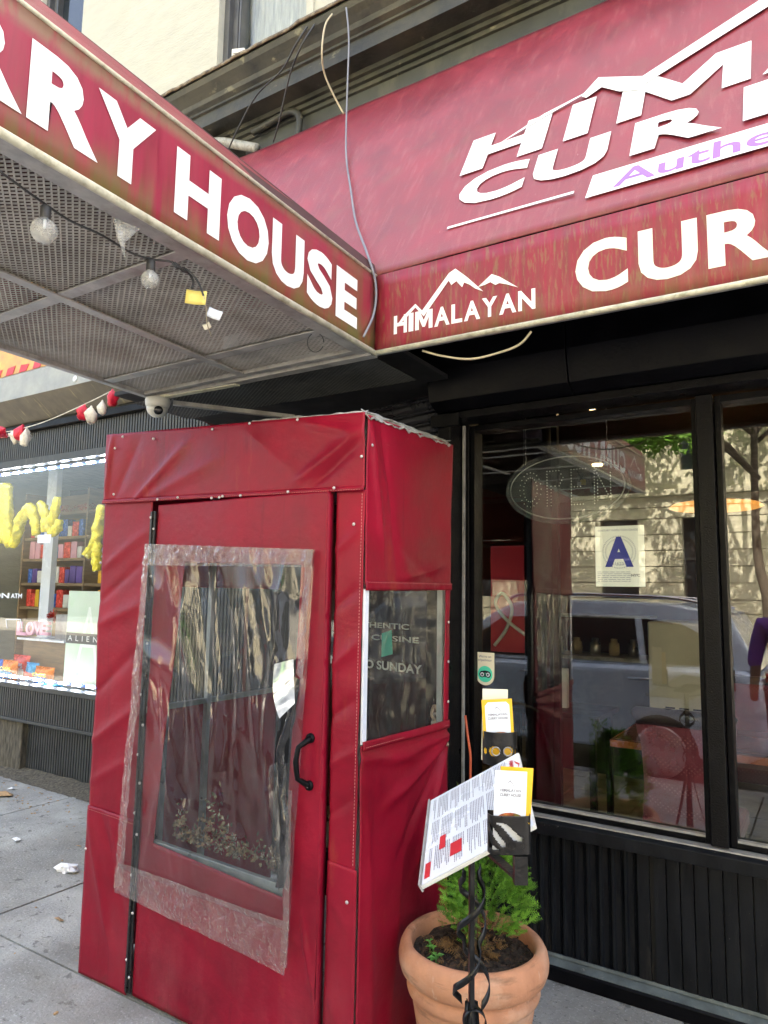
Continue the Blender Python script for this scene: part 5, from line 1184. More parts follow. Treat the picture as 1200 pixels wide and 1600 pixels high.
# dining furniture
TBz = .80
DT = thing('dining_table', 'long varnished red wood dining table just inside the window', 'table', (-.1, 4.55, .08))
MB().box((-1.10, 4.20, TBz-.035), (.9, 5.0, TBz)).build('table_top', M['table'], DT, bevel=.004)
MB().box((-1.104, 4.19, TBz-.038), (.904, 4.1995, TBz-.002)).box((-1.110, 4.2, TBz-.038), (-1.1005, 5.0, TBz-.002)).build('table_edge', M['tableedge'], DT)
for x in (-.70, .6): MB().box((x-.04, 4.56, .08), (x+.04, 4.64, TBz-.036)).build('leg', M['iron'], DT); MB().box((x-.03, 4.3, .081), (x+.03, 4.9, .11)).build('foot', M['iron'], DT)
def chair(cx_, cy_, face, label):     # face=+1: back towards the window
    T = thing('dining_chair', label, 'chair', (cx_, cy_, .08), 'dining chairs at the table')
    s = face
    mb = MB(); n_ = 14
    vs = []; fs = []
    for j in range(n_+1):
        t = j/n_; z = .50+.52*t; yb = cy_ - s*(.22+.07*t**1.5+.015*math.sin(t*3)); hw = .215-.03*math.sin(t*math.pi)*.6+(.0 if t < .8 else .01)
        for i in range(9):
            u = i/8*2-1; yy = yb + s*.012*(u*u)
            vs.append((cx_+u*hw, yy, z))
    m_ = len(vs)
    for (x, y, z) in list(vs): vs.append((x, y+s*.055, z))
    for base_ in (0, m_):
        for j in range(n_):
            for i in range(8): fs.append((base_+j*9+i, base_+j*9+i+1, base_+(j+1)*9+i+1, base_+(j+1)*9+i))
    for j in range(n_):
        for i in (0, 8): fs.append((j*9+i, (j+1)*9+i, m_+(j+1)*9+i, m_+j*9+i))
    for i in range(8): fs.append((i, i+1, m_+i+1, m_+i)); fs.append((n_*9+i, n_*9+i+1, m_+n_*9+i+1, m_+n_*9+i))
    mb.add(vs, fs, True); mb.build('backrest', M['uphol'], T)
    MB().tube([(cx_-.225, cy_-s*.285, 1.025), (cx_-.215, cy_-s*.285, 1.03), (cx_+.215, cy_-s*.285, 1.03), (cx_+.225, cy_-s*.285, 1.025)], [.03, .042, .042, .03], 16).build('head_roll', M['leather'], T)
    MB().box((cx_-.22, cy_-.22, .45), (cx_+.22, cy_+.22, .54)).build('seat', M['uphol'], T, bevel=.02)
    for a in (-1, 1):
        for b in (-1, 1): MB().bar((cx_+a*.19, cy_+b*.19, .08), (cx_+a*.18, cy_+b*.18, .45), .035, .035, (0, 1, 0)).build('leg', M['leather'], T)
chair(-.63, 3.98, 1, 'maroon dotted chair with its rolled back close to the window')
chair(.05, 5.30, -1, 'pale backed chair on the far side of the red table')
chair(-.45, 5.35, -1, 'chair across the table beside the cream appliance')
chair(.12, 3.98, 1, 'maroon chair near the window to the right of the mullion')
FR = thing('appliance', 'cream white upright appliance with a vent grille behind the dining table', 'appliance', (-.95, 6.2, .08))
MB().box((-1.25, 5.9, .08), (-.80, 6.5, 1.42)).build('cabinet', M['fridge'], FR, bevel=.015)
mb = MB()
for r in range(5):
    for c in range(3): mb.box((-1.13+c*.10, 5.893, .66+r*.025), (-1.06+c*.10, 5.899, .672+r*.025))
mb.build('vent_slots', M['dark'], FR)
PL = thing('pendant_lamp', 'glowing amber disc pendant lamp over the dining table', 'lamp', (-.60, 5.2, 2.25))
mb = MB().lathe([(.0001, 2.262), (.10, 2.260), (.26, 2.235), (.285, 2.215), (.26, 2.205), (.10, 2.212), (.0001, 2.215)], (-.62, 5.05, -.01), 36); mb.build('lamp_disc', M['lamp'], PL)
MB().tube([(-.62, 5.05, 2.25), (-.62, 5.05, 2.78)], .006).build('lamp_stem', M['steel'], PL)
MB().lathe([(.03, 2.25), (.05, 2.27), (.05, 2.30), (.02, 2.32)], (-.62, 5.05, 0), 20).build('lamp_cap', M['paper'], PL)
# wall picture in red with cream figure shapes (ribbon design) and shelf / counter
WPx = thing('red_wall_hanging', 'red wall hanging with pale curved ribbon design inside the restaurant', 'wall hanging', (-1.9, 4.4, 1.1))
MB().box((-2.02, 4.60, 1.22), (-1.72, 4.62, 1.95)).build('cloth', M['printred'], WPx)
MB().tube(smooth_pts([(-1.99, 4.595, 1.26), (-1.90, 4.594, 1.38), (-1.86, 4.593, 1.52), (-1.93, 4.593, 1.62), (-1.98, 4.593, 1.55), (-1.9, 4.593, 1.44), (-1.76, 4.594, 1.34)]), .012, 6).build('ribbon_design', M['creamcard'], WPx)
CT = thing('service_counter', 'dark service counter with a steel shelf at the back of the restaurant', 'counter', (-1.6, 6.6, .08))
MB().box((-2.4, 6.4, .08), (-1.35, 6.9, 1.05)).build('cabinet', M['dark'], CT); MB().box((-2.42, 6.36, 1.051), (-1.33, 6.92, 1.08)).build('counter_top', M['galv'], CT)
MB().box((-2.4, 6.5, 1.42), (-1.35, 6.8, 1.445)).build('shelf', M['galv'], CT)
for i in range(5):
    o = MB().lathe([(.001, 0), (.045, .0), (.05, .05), (.045, .11), (.03, .12), (.03, .15), (.001, .15)], (-2.2+i*.17, 6.6, 1.081), 14).build('jar', M['tan'] if i % 2 else M['steel'])
    tag(o, ['squat steel jar first from the left on the service counter', 'tan jar second from the left on the service counter', 'steel jar in the middle of the row on the service counter', 'tan jar fourth from the left on the service counter', 'steel jar at the right end of the service counter'][i], 'jar', 'jars on the service counter')
o = MB().box((-1.72, 5.75, 1.446), (-1.5, 5.9, 1.72)); 
SB = thing('side_table', 'dark side table with papers left of the dining table', 'table', (-1.65, 4.9, .08))
MB().box((-1.95, 4.75, .80), (-1.32, 5.25, .83)).build('table_top', M['black'], SB)
for a in (-1.9, -1.38):
    for b in (4.8, 5.2): MB().box((a-.02, b-.02, .08), (a+.02, b+.02, .80)).build('leg', M['black'], SB)
MB().box((-1.335, 3.9, .08), (-1.30, 3.94, 2.78)).build('partition_post', M['black'], RB)
o = MB().box((-1.75, 4.95, .831), (-1.60, 5.0, 1.10)).build('paper_stack', M['paper_edge']); tag(o, 'upright grey white paper stack on the dark side table', 'papers')

# ================================================================== NEIGHBOUR SHOP
NY = 3.70
NS = thing('neighbour_shop', 'grey corrugated neighbouring convenience shop front with an LED lined display window', 'shop', (-6, NY, 0))
def corr(x0, x1, z0, z1, y, parent, pitch=.034, dep=.012, m='ribs', nm='ribbed_panel'):
    mb = MB(); n_ = int((x1-x0)/pitch); vs = []; fs = []
    for i in range(n_):
        a = x0+i*pitch
        for (dx, dy) in ((0, 0), (pitch*.55, 0), (pitch*.62, dep), (pitch*.93, dep)): vs += [(a+dx, y+dy, z0), (a+dx, y+dy, z1)]
    for k in range(len(vs)//2-1): fs.append((2*k, 2*k+2, 2*k+3, 2*k+1))
    mb.add(vs, fs); return mb.build(nm, M[m], parent, solid=.002)
corr(-8.5, -2.95, 2.80, 3.05, NY-.02, NS); corr(-8.5, -4.86, .47, .725, NY-.06, NS); corr(-6.02, -4.0, .0, .45, NY+.02, NS); corr(-4.84, -3.0, .0, 2.80, NY-.005, NS)
mb = MB(); mb.box((-8.5, NY-.04, 2.735), (-4.86, NY+.1, 2.798)); mb.box((-8.5, NY-.075, .726), (-4.86, NY+.06, .765)); mb.box((-8.5, NY-.07, .445), (-4.86, NY+.02, .469)); mb.box((-4.90, NY-.03, .766), (-4.845, NY+.1, 2.734)); mb.box((-7.72, NY-.02, .766), (-7.65, NY+.1, 2.734))
mb.build('shopfront_frame', M['ribs'], NS, bevel=.003)
MB().box((-8.5, NY+.02, .768), (-4.905, NY+.026, 2.733)).build('display_pane', M['shopglass'], NS)
MB().box((-8.5, NY-.07, 3.052), (-2.95, NY+.1, 3.115)).build('lintel_lip', M['black'], NS, bevel=.006)
MB().box((-8.5, NY-.02, 3.116), (-2.95, NY+.1, 4.6)).build('upper_fascia', M['greywall'], NS)
MB().extrude_x([(3.66, 3.14), (3.45, 3.30), (3.45, 3.302), (3.66, 3.32)], -8.5, -3.4).build('sign_soffit', M['signsoffit'], NS)
MB().extrude_x([(3.45, 3.303), (3.45, 3.52), (3.47, 3.545), (3.68, 3.56), (3.68, 3.322)], -8.5, -3.4).build('sign_box', M['signmetal'], NS)
MB().box((-8.5, 3.56, 3.60), (-4.0, 3.66, 4.5)).build('sign_board', M['orangesign'], NS)
mb = MB()
for i in range(18): x = -8.3+i*.22; mb.prism([(x, 3.60), (x+.12, 3.60), (x+.16, 3.66+random.uniform(0, .04)), (x+.03, 3.67)], lambda u, v: Vector((u, 3.557, v)), (0, -.002, 0))
mb.build('sign_red_print', M['printred'], NS)
mb = MB(); mb.lathe([(0.0001, -.002), (.028, -.002), (.028, 0)], at_y(117, 592, 3.448), 14, axis='y'); mb.build('white_mark', M['paper'], NS)
MB().box((-6.40, NY-.03, 0), (-6.03, NY+.1, .443)).build('corner_post', M['oldwood'], NS, bevel=.01)
mb = MB(); patch(mb, (-6.3, NY-.16, .001), (-4.0, NY-.22, .001), (-4.0, NY+.02, .05), (-6.3, NY+.02, .05), lambda p, u, v: .012*nz(p.x, p.y, 0, 9), (0, 0, 1), .04); mb.build('mortar_fillet', M['oldwood'], NS)
# interior shell
MB().box((-8.5, 5.6, .3), (-3.4, 5.7, 3.0)).box((-3.5, 3.8, .3), (-3.4, 5.6, 3.0)).build('interior_wall', M['wood2'], NS)
MB().box((-8.5, 3.75, .60), (-3.5, 5.6, .74)).build('display_floor', M['paper_edge'], NS)
MB().box((-8.5, 3.81, 2.9), (-3.4, 5.6, 2.95)).build('interior_ceiling', M['curtain'], NS)
# LED strips
for z, nm, yy in ((2.70, 'top', NY+.04), (.80, 'bottom', NY+.04)):
    L = thing('led_strip', 'row of bright white LED lamps along the %s edge of the neighbouring window' % nm, 'LED strip', (-6.4, yy, z), 'LED strips round the display window')
    MB().box((-7.64, yy+.004, z-.012), (-4.91, yy+.010, z+.012)).build('strip_rail', M['bluebag'], L)
    me = MB().box((-.05, -.004, -.009), (.05, .003, .009)).mesh('led_lamp')
    for i in range(14): link('led_lamp', me, M['led'], L, (-7.5+i*.19, yy, z))
# shelving with goods
SU = thing('shop_shelving', 'wooden shelving unit inside the neighbouring shop window', 'shelving', (-6.2, 4.9, .74))
def lvl(py, Y): return at_y(100, py, Y).z
SY = 4.7
zs = [lvl(800, SY), lvl(838, SY), lvl(872, SY), lvl(911, SY), lvl(950, SY)]
x0, x1 = at_y(38, 850, SY).x, at_y(165, 850, SY).x+.6
for z in zs: MB().box((x0, SY, z-.03), (x1, SY+.32, z)).build('shelf', M['wood'], SU)
for x in (x0-.03, (x0+x1)/2+.1, x1+.001): MB().box((x, SY-.01, .741), (x+.029, SY+.33, zs[0]+.25)).build('upright', M['wood'], SU)
MB().box((x0, SY+.331, .741), (x1, SY+.35, zs[0]+.25)).build('back_board', M['wood'], SU)
MB().box((x0, SY+.1, .741), (x1-.3, SY+.3, zs[4]-.04)).build('lower_drawer', M['tan'], SU)
gcol = [['bluebag', 'bluebag', 'bluebag', 'whitebag'], ['pink', 'pink', 'whitebag', 'cyanbag'], ['purplebox', 'purplebox', 'purplebox', 'redbag'], ['orangebag', 'bluebag', 'yellowcard', 'redbag']]
words = ['second', 'third', 'fourth', 'lowest']
for r in range(4):
    x = x0+.05; i = 0; z = zs[r+1]
    while x < x1-.15:
        wd = random.uniform(.06, .12); hh = random.uniform(.12, .21); m = random.choice(gcol[r]+['bluebag', 'redbag', 'whitebag', 'yellowcard', 'cyanbag'][:3+r//2])
        if abs(x-((x0+x1)/2+.1)) > .12:
            o = MB().box((x, SY+.04, z), (x+wd, SY+.14, z+hh)).build('goods_packet', M[m], bevel=.008)
            nm = {'bluebag': 'dark blue', 'pink': 'pink', 'whitebag': 'white', 'cyanbag': 'light blue', 'purplebox': 'purple', 'redbag': 'red', 'orangebag': 'orange', 'yellowcard': 'yellow'}[m]
            tag(o, '%s packet, number %s from the left on the %s shelf behind the neighbouring window' % (nm, ['one', 'two', 'three', 'four', 'five', 'six', 'seven', 'eight', 'nine', 'ten', 'eleven', 'twelve', 'thirteen', 'fourteen', 'fifteen', 'sixteen', 'seventeen', 'eighteen', 'nineteen', 'twenty', 'twenty one', 'twenty two', 'twenty three', 'twenty four', 'twenty five', 'twenty six', 'twenty seven', 'twenty eight'][i], words[r]), 'packet', 'goods on the shop shelves')
            i += 1
        x += wd+.012
mb = MB()
for k in range(420):
    a = Vector((random.uniform(x0+.2, x1), SY+random.uniform(-.02, .08), zs[0]+random.uniform(0, .07))); d = Vector((random.uniform(-1, 1), random.uniform(-1, 1), random.uniform(-.6, 1)))*.035
    mb.add([a, a+Vector((.006, 0, .004)), a+d], [(0, 1, 2)])
o = mb.build('red_tinsel', M['sparkle']); tag(o, 'red tinsel garland along the top shelf of the neighbouring shop', 'tinsel', kind=None)
mb = MB(); c_ = at_y(85, 964, 4.2)
for k in range(160):
    d = Vector((random.gauss(0, 1), random.gauss(0, 1), random.gauss(0, .6))).normalized()*random.uniform(.04, .085); mb.add([c_, c_+d+Vector((.008, 0, .006)), c_+d], [(0, 1, 2)])
o = mb.build('red_bow', M['sparkle']); tag(o, 'shiny red tinsel bow next to the pink love letters', 'bow')
# foil balloons : thick tubes
def balloon(pts, r, label):
    P = smooth_pts([at_y(px, py, 3.84) for px, py in pts], 8); n_ = len(P)
    rr = [r*(.35+.65*math.sin(math.pi*min(1, max(0, (i+1.5)/(n_+2))))**.4)*(1+.22*nz(i*.31, r*90, pts[0][0], 1)) for i in range(n_)]
    mbb = MB().tube(P, rr, 18); mbb.v = [p+Vector((nz(p.x, p.y, p.z, 28), nz(p.z, p.x, p.y, 28), nz(p.y, p.z, p.x, 24)))*.014 for p in mbb.v]
    o = mbb.build('foil_balloon', M['yellowfoil']); tag(o, label, 'balloon', 'yellow foil balloons in the neighbouring window')
balloon([(10, 756), (9, 790), (10, 822), (17, 852)], .075, 'tall straight yellow foil balloon at the left of the window')
balloon([(-6, 845), (2, 838), (8, 845)], .06, 'yellow foil balloon end cut by the left picture edge')
balloon([(20, 855), (28, 830), (33, 812), (48, 795), (55, 815), (57, 836)], .055, 'arched yellow foil balloon between the straight one and the curly one')
balloon([(90, 776), (86, 800), (78, 822), (82, 832), (90, 824), (93, 812)], .048, 'curly hooked yellow foil balloon right of the arched one')
balloon([(62, 786), (70, 800), (72, 820), (70, 832)], .045, 'short yellow foil balloon left of the hooked one')
balloon([(160, 790), (154, 820), (150, 845), (134, 868)], .05, 'yellow foil balloon leaning beside the booth edge')
balloon([(152, 845), (151, 870), (152, 892)], .045, 'lower yellow foil balloon hanging beside the booth edge')
# price card, ATM decal, square decal, poster, LOVE
def card(px0, py0, px1, py1, Y, m, nm, label, cat, th=.003):
    a = at_y(px0, py0, Y); b = at_y(px1, py1, Y); o = MB().box((a.x, Y, b.z), (b.x, Y+th, a.z)).build(nm, M[m]); tag(o, label, cat); return a, b
card(59, 836, 79, 848, 3.712, 'paper', 'price_card', 'small white price card stuck on the neighbouring window', 'card')
def decal(txts, label, nm, cat, m='paper'):
    mb = MB()
    for (t, px0, py0, px1, py1, bo) in txts:
        a = at_y(px0, py0, 3.716); b = at_y(px1, py1, 3.716); put_text(mb, t, lambda u, v: Vector((u, 3.717, v)), a.x, b.x, b.z, a.z, bo)
    o = mb.build(nm, M[m]); tag(o, label, cat)
decal([('ATM', 17, 927, 34, 935, .03), ('ON', -12, 926, 14, 935, .03)], 'white window lettering reading ATM on the neighbouring glass', 'window_lettering', 'lettering')
mb = MB(); f_ = lambda px, py: Vector((at_y(px, py, 3.716).x, 3.717, at_y(px, py, 3.716).z))
for A, B in (((9, 968), (32, 968)), ((9, 968), (11, 982)), ((32, 968), (34, 982))): mb.bar(f_(*A), f_(*B), .01, .001, (0, 1, 0))
o = mb.build('window_decal', M['paper']); tag(o, 'white square outline decal left of the pink love letters', 'decal')
PS = thing('poster_stand', 'pale green poster board with dark band standing in the neighbouring window', 'poster', (-5.2, 3.80, .77))
a = at_y(106, 928, 3.80); b = at_y(98, 1072, 3.80); PX0, PX1 = -5.66, -4.95
PX0 = at_y(103, 1000, 3.80).x
MB().box((PX0, 3.80, .775), (PX0+.75, 3.815, 1.585)).build('poster_board', M['poster'], PS)
pf = lambda x, z: Vector((x, 3.7985, z))
mb = MB(); mb.prism([(PX0+.004, 1.135), (PX0+.746, 1.135), (PX0+.746, 1.225), (PX0+.004, 1.225)], pf, (0, -.0008, 0)); mb.build('dark_band', M['postergrey'], PS)
mb = MB(); pf2 = lambda x, z: Vector((x, 3.797, z)); put_text(mb, 'ALIEN', pf2, PX0+.03, PX0+.44, 1.157, 1.203, .0, space=1.9); mb.build('band_lettering', M['white'], PS)
mb = MB(); put_text(mb, 'A', lambda x, z: Vector((x, 3.7992, z)), PX0+.16, PX0+.46, .96, 1.45, -.012); mb.build('large_letter', M['posterpale'], PS)
mb = MB(); put_text(mb, '@ALIEN', lambda x, z: Vector((x, 3.7985, z)), PX0+.16, PX0+.44, .868, .893, -.005, space=1.4); mb.build('small_lettering', M['greytext'], PS)
LV = thing('love_sign', 'pink free standing letters spelling LOVE in the neighbouring window', 'sign', (at_y(48, 995, 3.95).x, 3.95, at_y(48, 995, 3.95).z))
for ch, a_, b_ in (('L', 29, 41), ('O', 43, 54), ('V', 55, 66), ('E', 65, 77)):
    p = at_y(a_, 971, 3.95); q = at_y(b_, 993, 3.95); mb = MB(); vs, fs = glyphs(ch, .04); n_ = len(vs)
    P0 = [Vector((p.x+(q.x-p.x)*u, 3.95, q.z+(p.z-q.z)*v)) for u, v in vs]; mb.add(P0, fs)
    mb.build('letter', M['pink'], LV, solid=.03)
a, b = at_y(28, 982, 4.0), at_y(100, 1005, 4.0)
o = MB().box((a.x, 4.0, b.z), (b.x, 4.35, b.z+.02)).build('display_shelf', M['paper']); tag(o, 'white display shelf under the pink LOVE letters', 'shelf')
o = MB().box((a.x+.03, 4.05, .741), (b.x, 4.30, b.z-.001)).build('display_cabinet', M['wood']); tag(o, 'wooden cabinet carrying the white display shelf', 'cabinet')
a, b = at_y(88, 960, 4.1), at_y(110, 1060, 4.1); o = MB().box((a.x, 4.1, .741), (b.x, 4.5, a.z)).build('glass_case', M['galv']); tag(o, 'grey metal case standing left of the green poster', 'case')
# crisp bags
def bag(px0, py0, px1, py1, Y, m, m2, label, word=None):
    a = at_y(px0, py0, Y); b = at_y(px1, py1, Y); w_ = (b.x-a.x); h_ = a.z-b.z; c = Vector(((a.x+b.x)/2, Y, .742 if b.z < .85 else b.z))
    if b.z < .85: h_ = a.z-.742
    T = thing('crisp_bag', label, 'snack bag', c, 'snack bags in the neighbouring window')
    mb = MB(); n_ = 10; vs = []; fs = []
    for s_ in (-1, 1):
        for j in range(n_+1):
            for i in range(n_+1):
                u, v = i/n_, j/n_; th = .35*w_*.5*(math.sin(math.pi*u)*math.sin(math.pi*v))**.5; vs.append((c.x+(u-.5)*w_*(1-.08*math.sin(math.pi*v)), Y+s_*th+.004*nz(u, v, px0, 5), c.z+v*h_))
    for s_ in (0, 1):
        for j in range(n_):
            for i in range(n_): k = s_*(n_+1)**2+j*(n_+1)+i; fs.append((k, k+1, k+n_+2, k+n_+1))
    mb.add(vs, fs, True); mb.build('bag_front', M[m], T)
    yy = Y-.35*w_*.5*.9-.006
    MB().prism([(c.x-w_*.36, c.z+h_*.12), (c.x+w_*.36, c.z+h_*.10), (c.x+w_*.36, c.z+h_*.42), (c.x-w_*.30, c.z+h_*.52)], lambda x, z: Vector((x, yy, z)), (0, .01, 0)).build('bag_print', M[m2], T)
    if word: mb = MB(); put_text(mb, word, lambda x, z: Vector((x, yy-.002, z)), c.x-w_*.36, c.x+w_*.34, c.z+h_*.46, c.z+h_*.68, .04); mb.build('bag_lettering', M['yellowfoil'] if m != 'redbag' else M['paper'], T)
bag(5, 1030, 27, 1058, 3.86, 'orangebag', 'cyanbag', 'orange and blue snack bag with yellow lettering, left one', 'CHIPS')
bag(22, 1022, 46, 1052, 3.98, 'redbag', 'whitebag', 'red snack bag behind the left orange bag', 'CHIPS')
bag(42, 1034, 60, 1062, 3.92, 'cyanbag', 'redbag', 'light blue snack bag between the red bag and the right orange bag', None)
bag(56, 1040, 84, 1072, 3.84, 'orangebag', 'bluebag', 'orange and blue snack bag with yellow lettering, right one', 'CHIPS')
bag(-14, 1028, 6, 1056, 3.88, 'bluebag', 'whitebag', 'dark blue snack bag at the picture edge', None)
bag(60, 1062, 100, 1085, 3.80, 'cyanbag', 'whitebag', 'light blue packet lying in front of the right orange bag', None)
# window wall of the shelf: white column
o = MB().box((at_y(76, 740, 4.3).x, 4.3, .741), (at_y(90, 740, 4.3).x, 4.36, 2.9)).build('white_column', M['paper'], NS)

# ================================================================== LITTER
def litter(px, py, pts, m, nm, label, h=.01):
    c = at_z(px, py, .002); mb = MB(); n_ = len(pts); vs = [c+Vector((x, y, .002+random.uniform(0, h))) for x, y in pts]+[c+Vector((0, 0, h*1.4))]
    mb.add(vs, [(i, (i+1) % n_, n_) for i in range(n_)], False); o = mb.build(nm, M[m], solid=.001); tag(o, label, 'litter', 'litter on the sidewalk')
c = at_z(105, 1362, .0)
mb = MB().lathe([(.001, 0), (.045, .004), (.05, .018), (.038, .036), (.001, .045)], c, 14, wob=lambda a, z: .35*math.sin(2*a+1)+.25*math.sin(5*a+z*120)+.2*math.sin(3*a-z*200), smooth=False)
o = mb.build('crumpled_tissue', M['tissue']); tag(o, 'crumpled white tissue lying on the sidewalk left of the booth', 'litter', 'litter on the sidewalk')
litter(92, 1437, [(-.03, -.006), (.03, -.01), (.032, .006), (-.02, .010)], 'tanleaf', 'dry_leaf', 'narrow tan leaf on the sidewalk below the tissue', .006)
litter(123, 1322, [(-.02, -.006), (.025, -.004), (.02, .006)], 'tanleaf', 'dry_leaf', 'tiny orange scrap beside the booth edge', .004)
litter(26, 1315, [(-.03, -.015), (.02, -.02), (.03, .01), (-.01, .02)], 'tissue', 'paper_scrap', 'grey white pebble of paper on the far sidewalk', .02)
litter(8, 1243, [(-.08, -.04), (.02, -.06), (.09, .0), (.03, .05), (-.07, .04)], 'tanleaf', 'dry_leaf', 'large dry brown leaf at the left edge near the shop wall', .025)
litter(18, 1234, [(-.03, -.02), (.03, -.01), (.0, .03)], 'tissue', 'paper_scrap', 'small white scrap next to the large brown leaf', .015)
random.seed(5); mb = MB()
for k in range(260):
    if k < 150: x = random.uniform(-6.2, -3.2); y = NY-.22-abs(random.gauss(0, .25))
    else: x = random.uniform(-6, .5); y = random.uniform(1.0, 3.0)
    s_ = random.uniform(.003, .009); Mx = Matrix.Translation((x, y, s_*.3)) @ Matrix.Rotation(random.uniform(0, 6), 4, 'Z')
    mb.box((-s_, -s_*.5, -s_*.3), (s_, s_*.5, s_*.4), Mx)
o = mb.build('grit', M['tanleaf']); tag(o, kind='stuff'); o['label'] = 'scattered grit and crumbs along the shop walls on the sidewalk'

# ================================================================== ACROSS THE STREET (seen in the glass)
OB = thing('opposite_building', 'cream limestone building across the street reflected in the restaurant window', 'building', (-2, -14, 0))
mb = MB(); oy = -13.2
wo = [(x, x+1.0) for x in [-11.6+2.1*i for i in range(11)]]
def courses(z0, z1, hc, holes):
    z = z0; r = 0
    while z < z1-.01:
        zz = min(z+hc, z1); x = -14.0
        for a, b in holes+[(12.0, 12.0)]:
            if a > x: mb.box((x, oy-.3, z+.012), (a, oy+(.02 if r % 2 else .015), zz-.012))
            x = b
        z = zz; r += 1
courses(0, 1.6, .42, []); courses(1.6, 3.7, .42, wo); courses(3.7, 4.3, .30, []); courses(4.95, 7.1, 1.07, wo); courses(7.1, 8.4, .65, []); courses(8.4, 10.6, 1.1, wo); courses(10.6, 12.5, .95, [])
mb.build('stone_courses', M['stoneopp'], OB)['kind'] = 'stuff'
mb = MB(); mb.box((-14, oy-.3, 4.30), (12, oy+.14, 4.45)); mb.box((-14, oy-.3, 4.451), (12, oy+.05, 4.949)); mb.box((-14, oy-.3, 12.501), (12, oy+.4, 12.9)); mb.build('string_course', M['stoneopp'], OB)
MB().box((-14, oy-6, 0), (12, oy-.31, 12.5)).build('core', M['stoneopp'], OB)
for a, b in wo:
    for z0, z1 in ((1.6, 3.7), (4.95, 7.1), (8.4, 10.6)):
        f = MB(); f.box((a, oy-.25, z0), (b, oy-.24, z1)); MB_ = f.build('window', M['winopp'], OB)
        MB().box((a, oy-.235, (z0+z1)/2-.03), (b, oy-.20, (z0+z1)/2+.03)).box((a, oy-.235, z0), (a+.05, oy-.2, (z0+z1)/2-.031)).box((b-.05, oy-.235, z0), (b, oy-.2, (z0+z1)/2-.031)).build('window_frame', M['winframe'], MB_)
def tree(x, y, h, label, crownr, seed, low=2.6, nl=5200, ls=.10, extra=()):
    random.seed(seed); T = thing('street_tree', label, 'tree', (x, y, 0), 'street trees')
    mb = MB(); mb.tube(smooth_pts([(x, y, -.05), (x+.08, y+.05, 1.5), (x-.1, y, 3.0), (x+.05, y+.1, h*.75)]), [.16-.11*i/18 for i in range(19)], 10)
    tips = []
    for k in range(13):
        a = k*2.4; z0 = low+.1+(h*.6-low)*k/13; ln = crownr*(.6+.4*random.random())
        e = Vector((x+ln*math.cos(a), y+ln*math.sin(a), z0+ln*.55)); m_ = Vector((x+ln*.5*math.cos(a+.2), y+ln*.5*math.sin(a+.2), z0+ln*.38))
        mb.tube(smooth_pts([(x, y, z0), m_, e], 4), [.05-.005*i for i in range(9)], 6); tips += [e, m_, (e+m_)/2]
    for e in extra: e = Vector(e); mb.tube(smooth_pts([(x, y, 4.2), (Vector((x, y, 4.2))+e)/2+Vector((0, 0, .5)), e], 6), [.06-.004*i for i in range(13)], 6)
    mb.build('trunk', M['bark'], T)
    lf = MB()
    cl = []
    for e in extra:
        for k in range(45): cl.append(Vector(e)+Vector((random.gauss(0, .42), random.gauss(0, .3), random.gauss(.0, .22))))
    for t_ in tips:
        for k in range(6): cl.append(t_+Vector((random.gauss(0, .45), random.gauss(0, .45), random.gauss(.1, .35))))
    for k in range(nl):
        c = random.choice(cl)+Vector((random.gauss(0, .17), random.gauss(0, .17), random.gauss(0, .13)))
        d = Vector((random.gauss(0, 1), random.gauss(0, 1), random.gauss(-.3, .6))).normalized(); s_ = d.cross(Vector((random.random(), random.random(), random.random()))).normalized(); l = ls*random.uniform(.7, 1.3)
        lf.add([c, c+d*l*.5+s_*l*.28, c+d*l, c+d*l*.5-s_*l*.28], [(0, 1, 2, 3)])
    lf.build('crown', M['treeleaf'], T)
tree(-1.2, -10.6, 10.5, 'leafy street tree on the far pavement opposite the restaurant', 3.9, 3, low=4.9, nl=13000, ls=.16, extra=((-2.75, -8.0, 4.95), (-3.4, -8.6, 5.3)))
tree(-6.6, -10.6, 10.8, 'larger leafy street tree further along the far pavement', 3.0, 4, low=5.0, nl=9000, ls=.16)
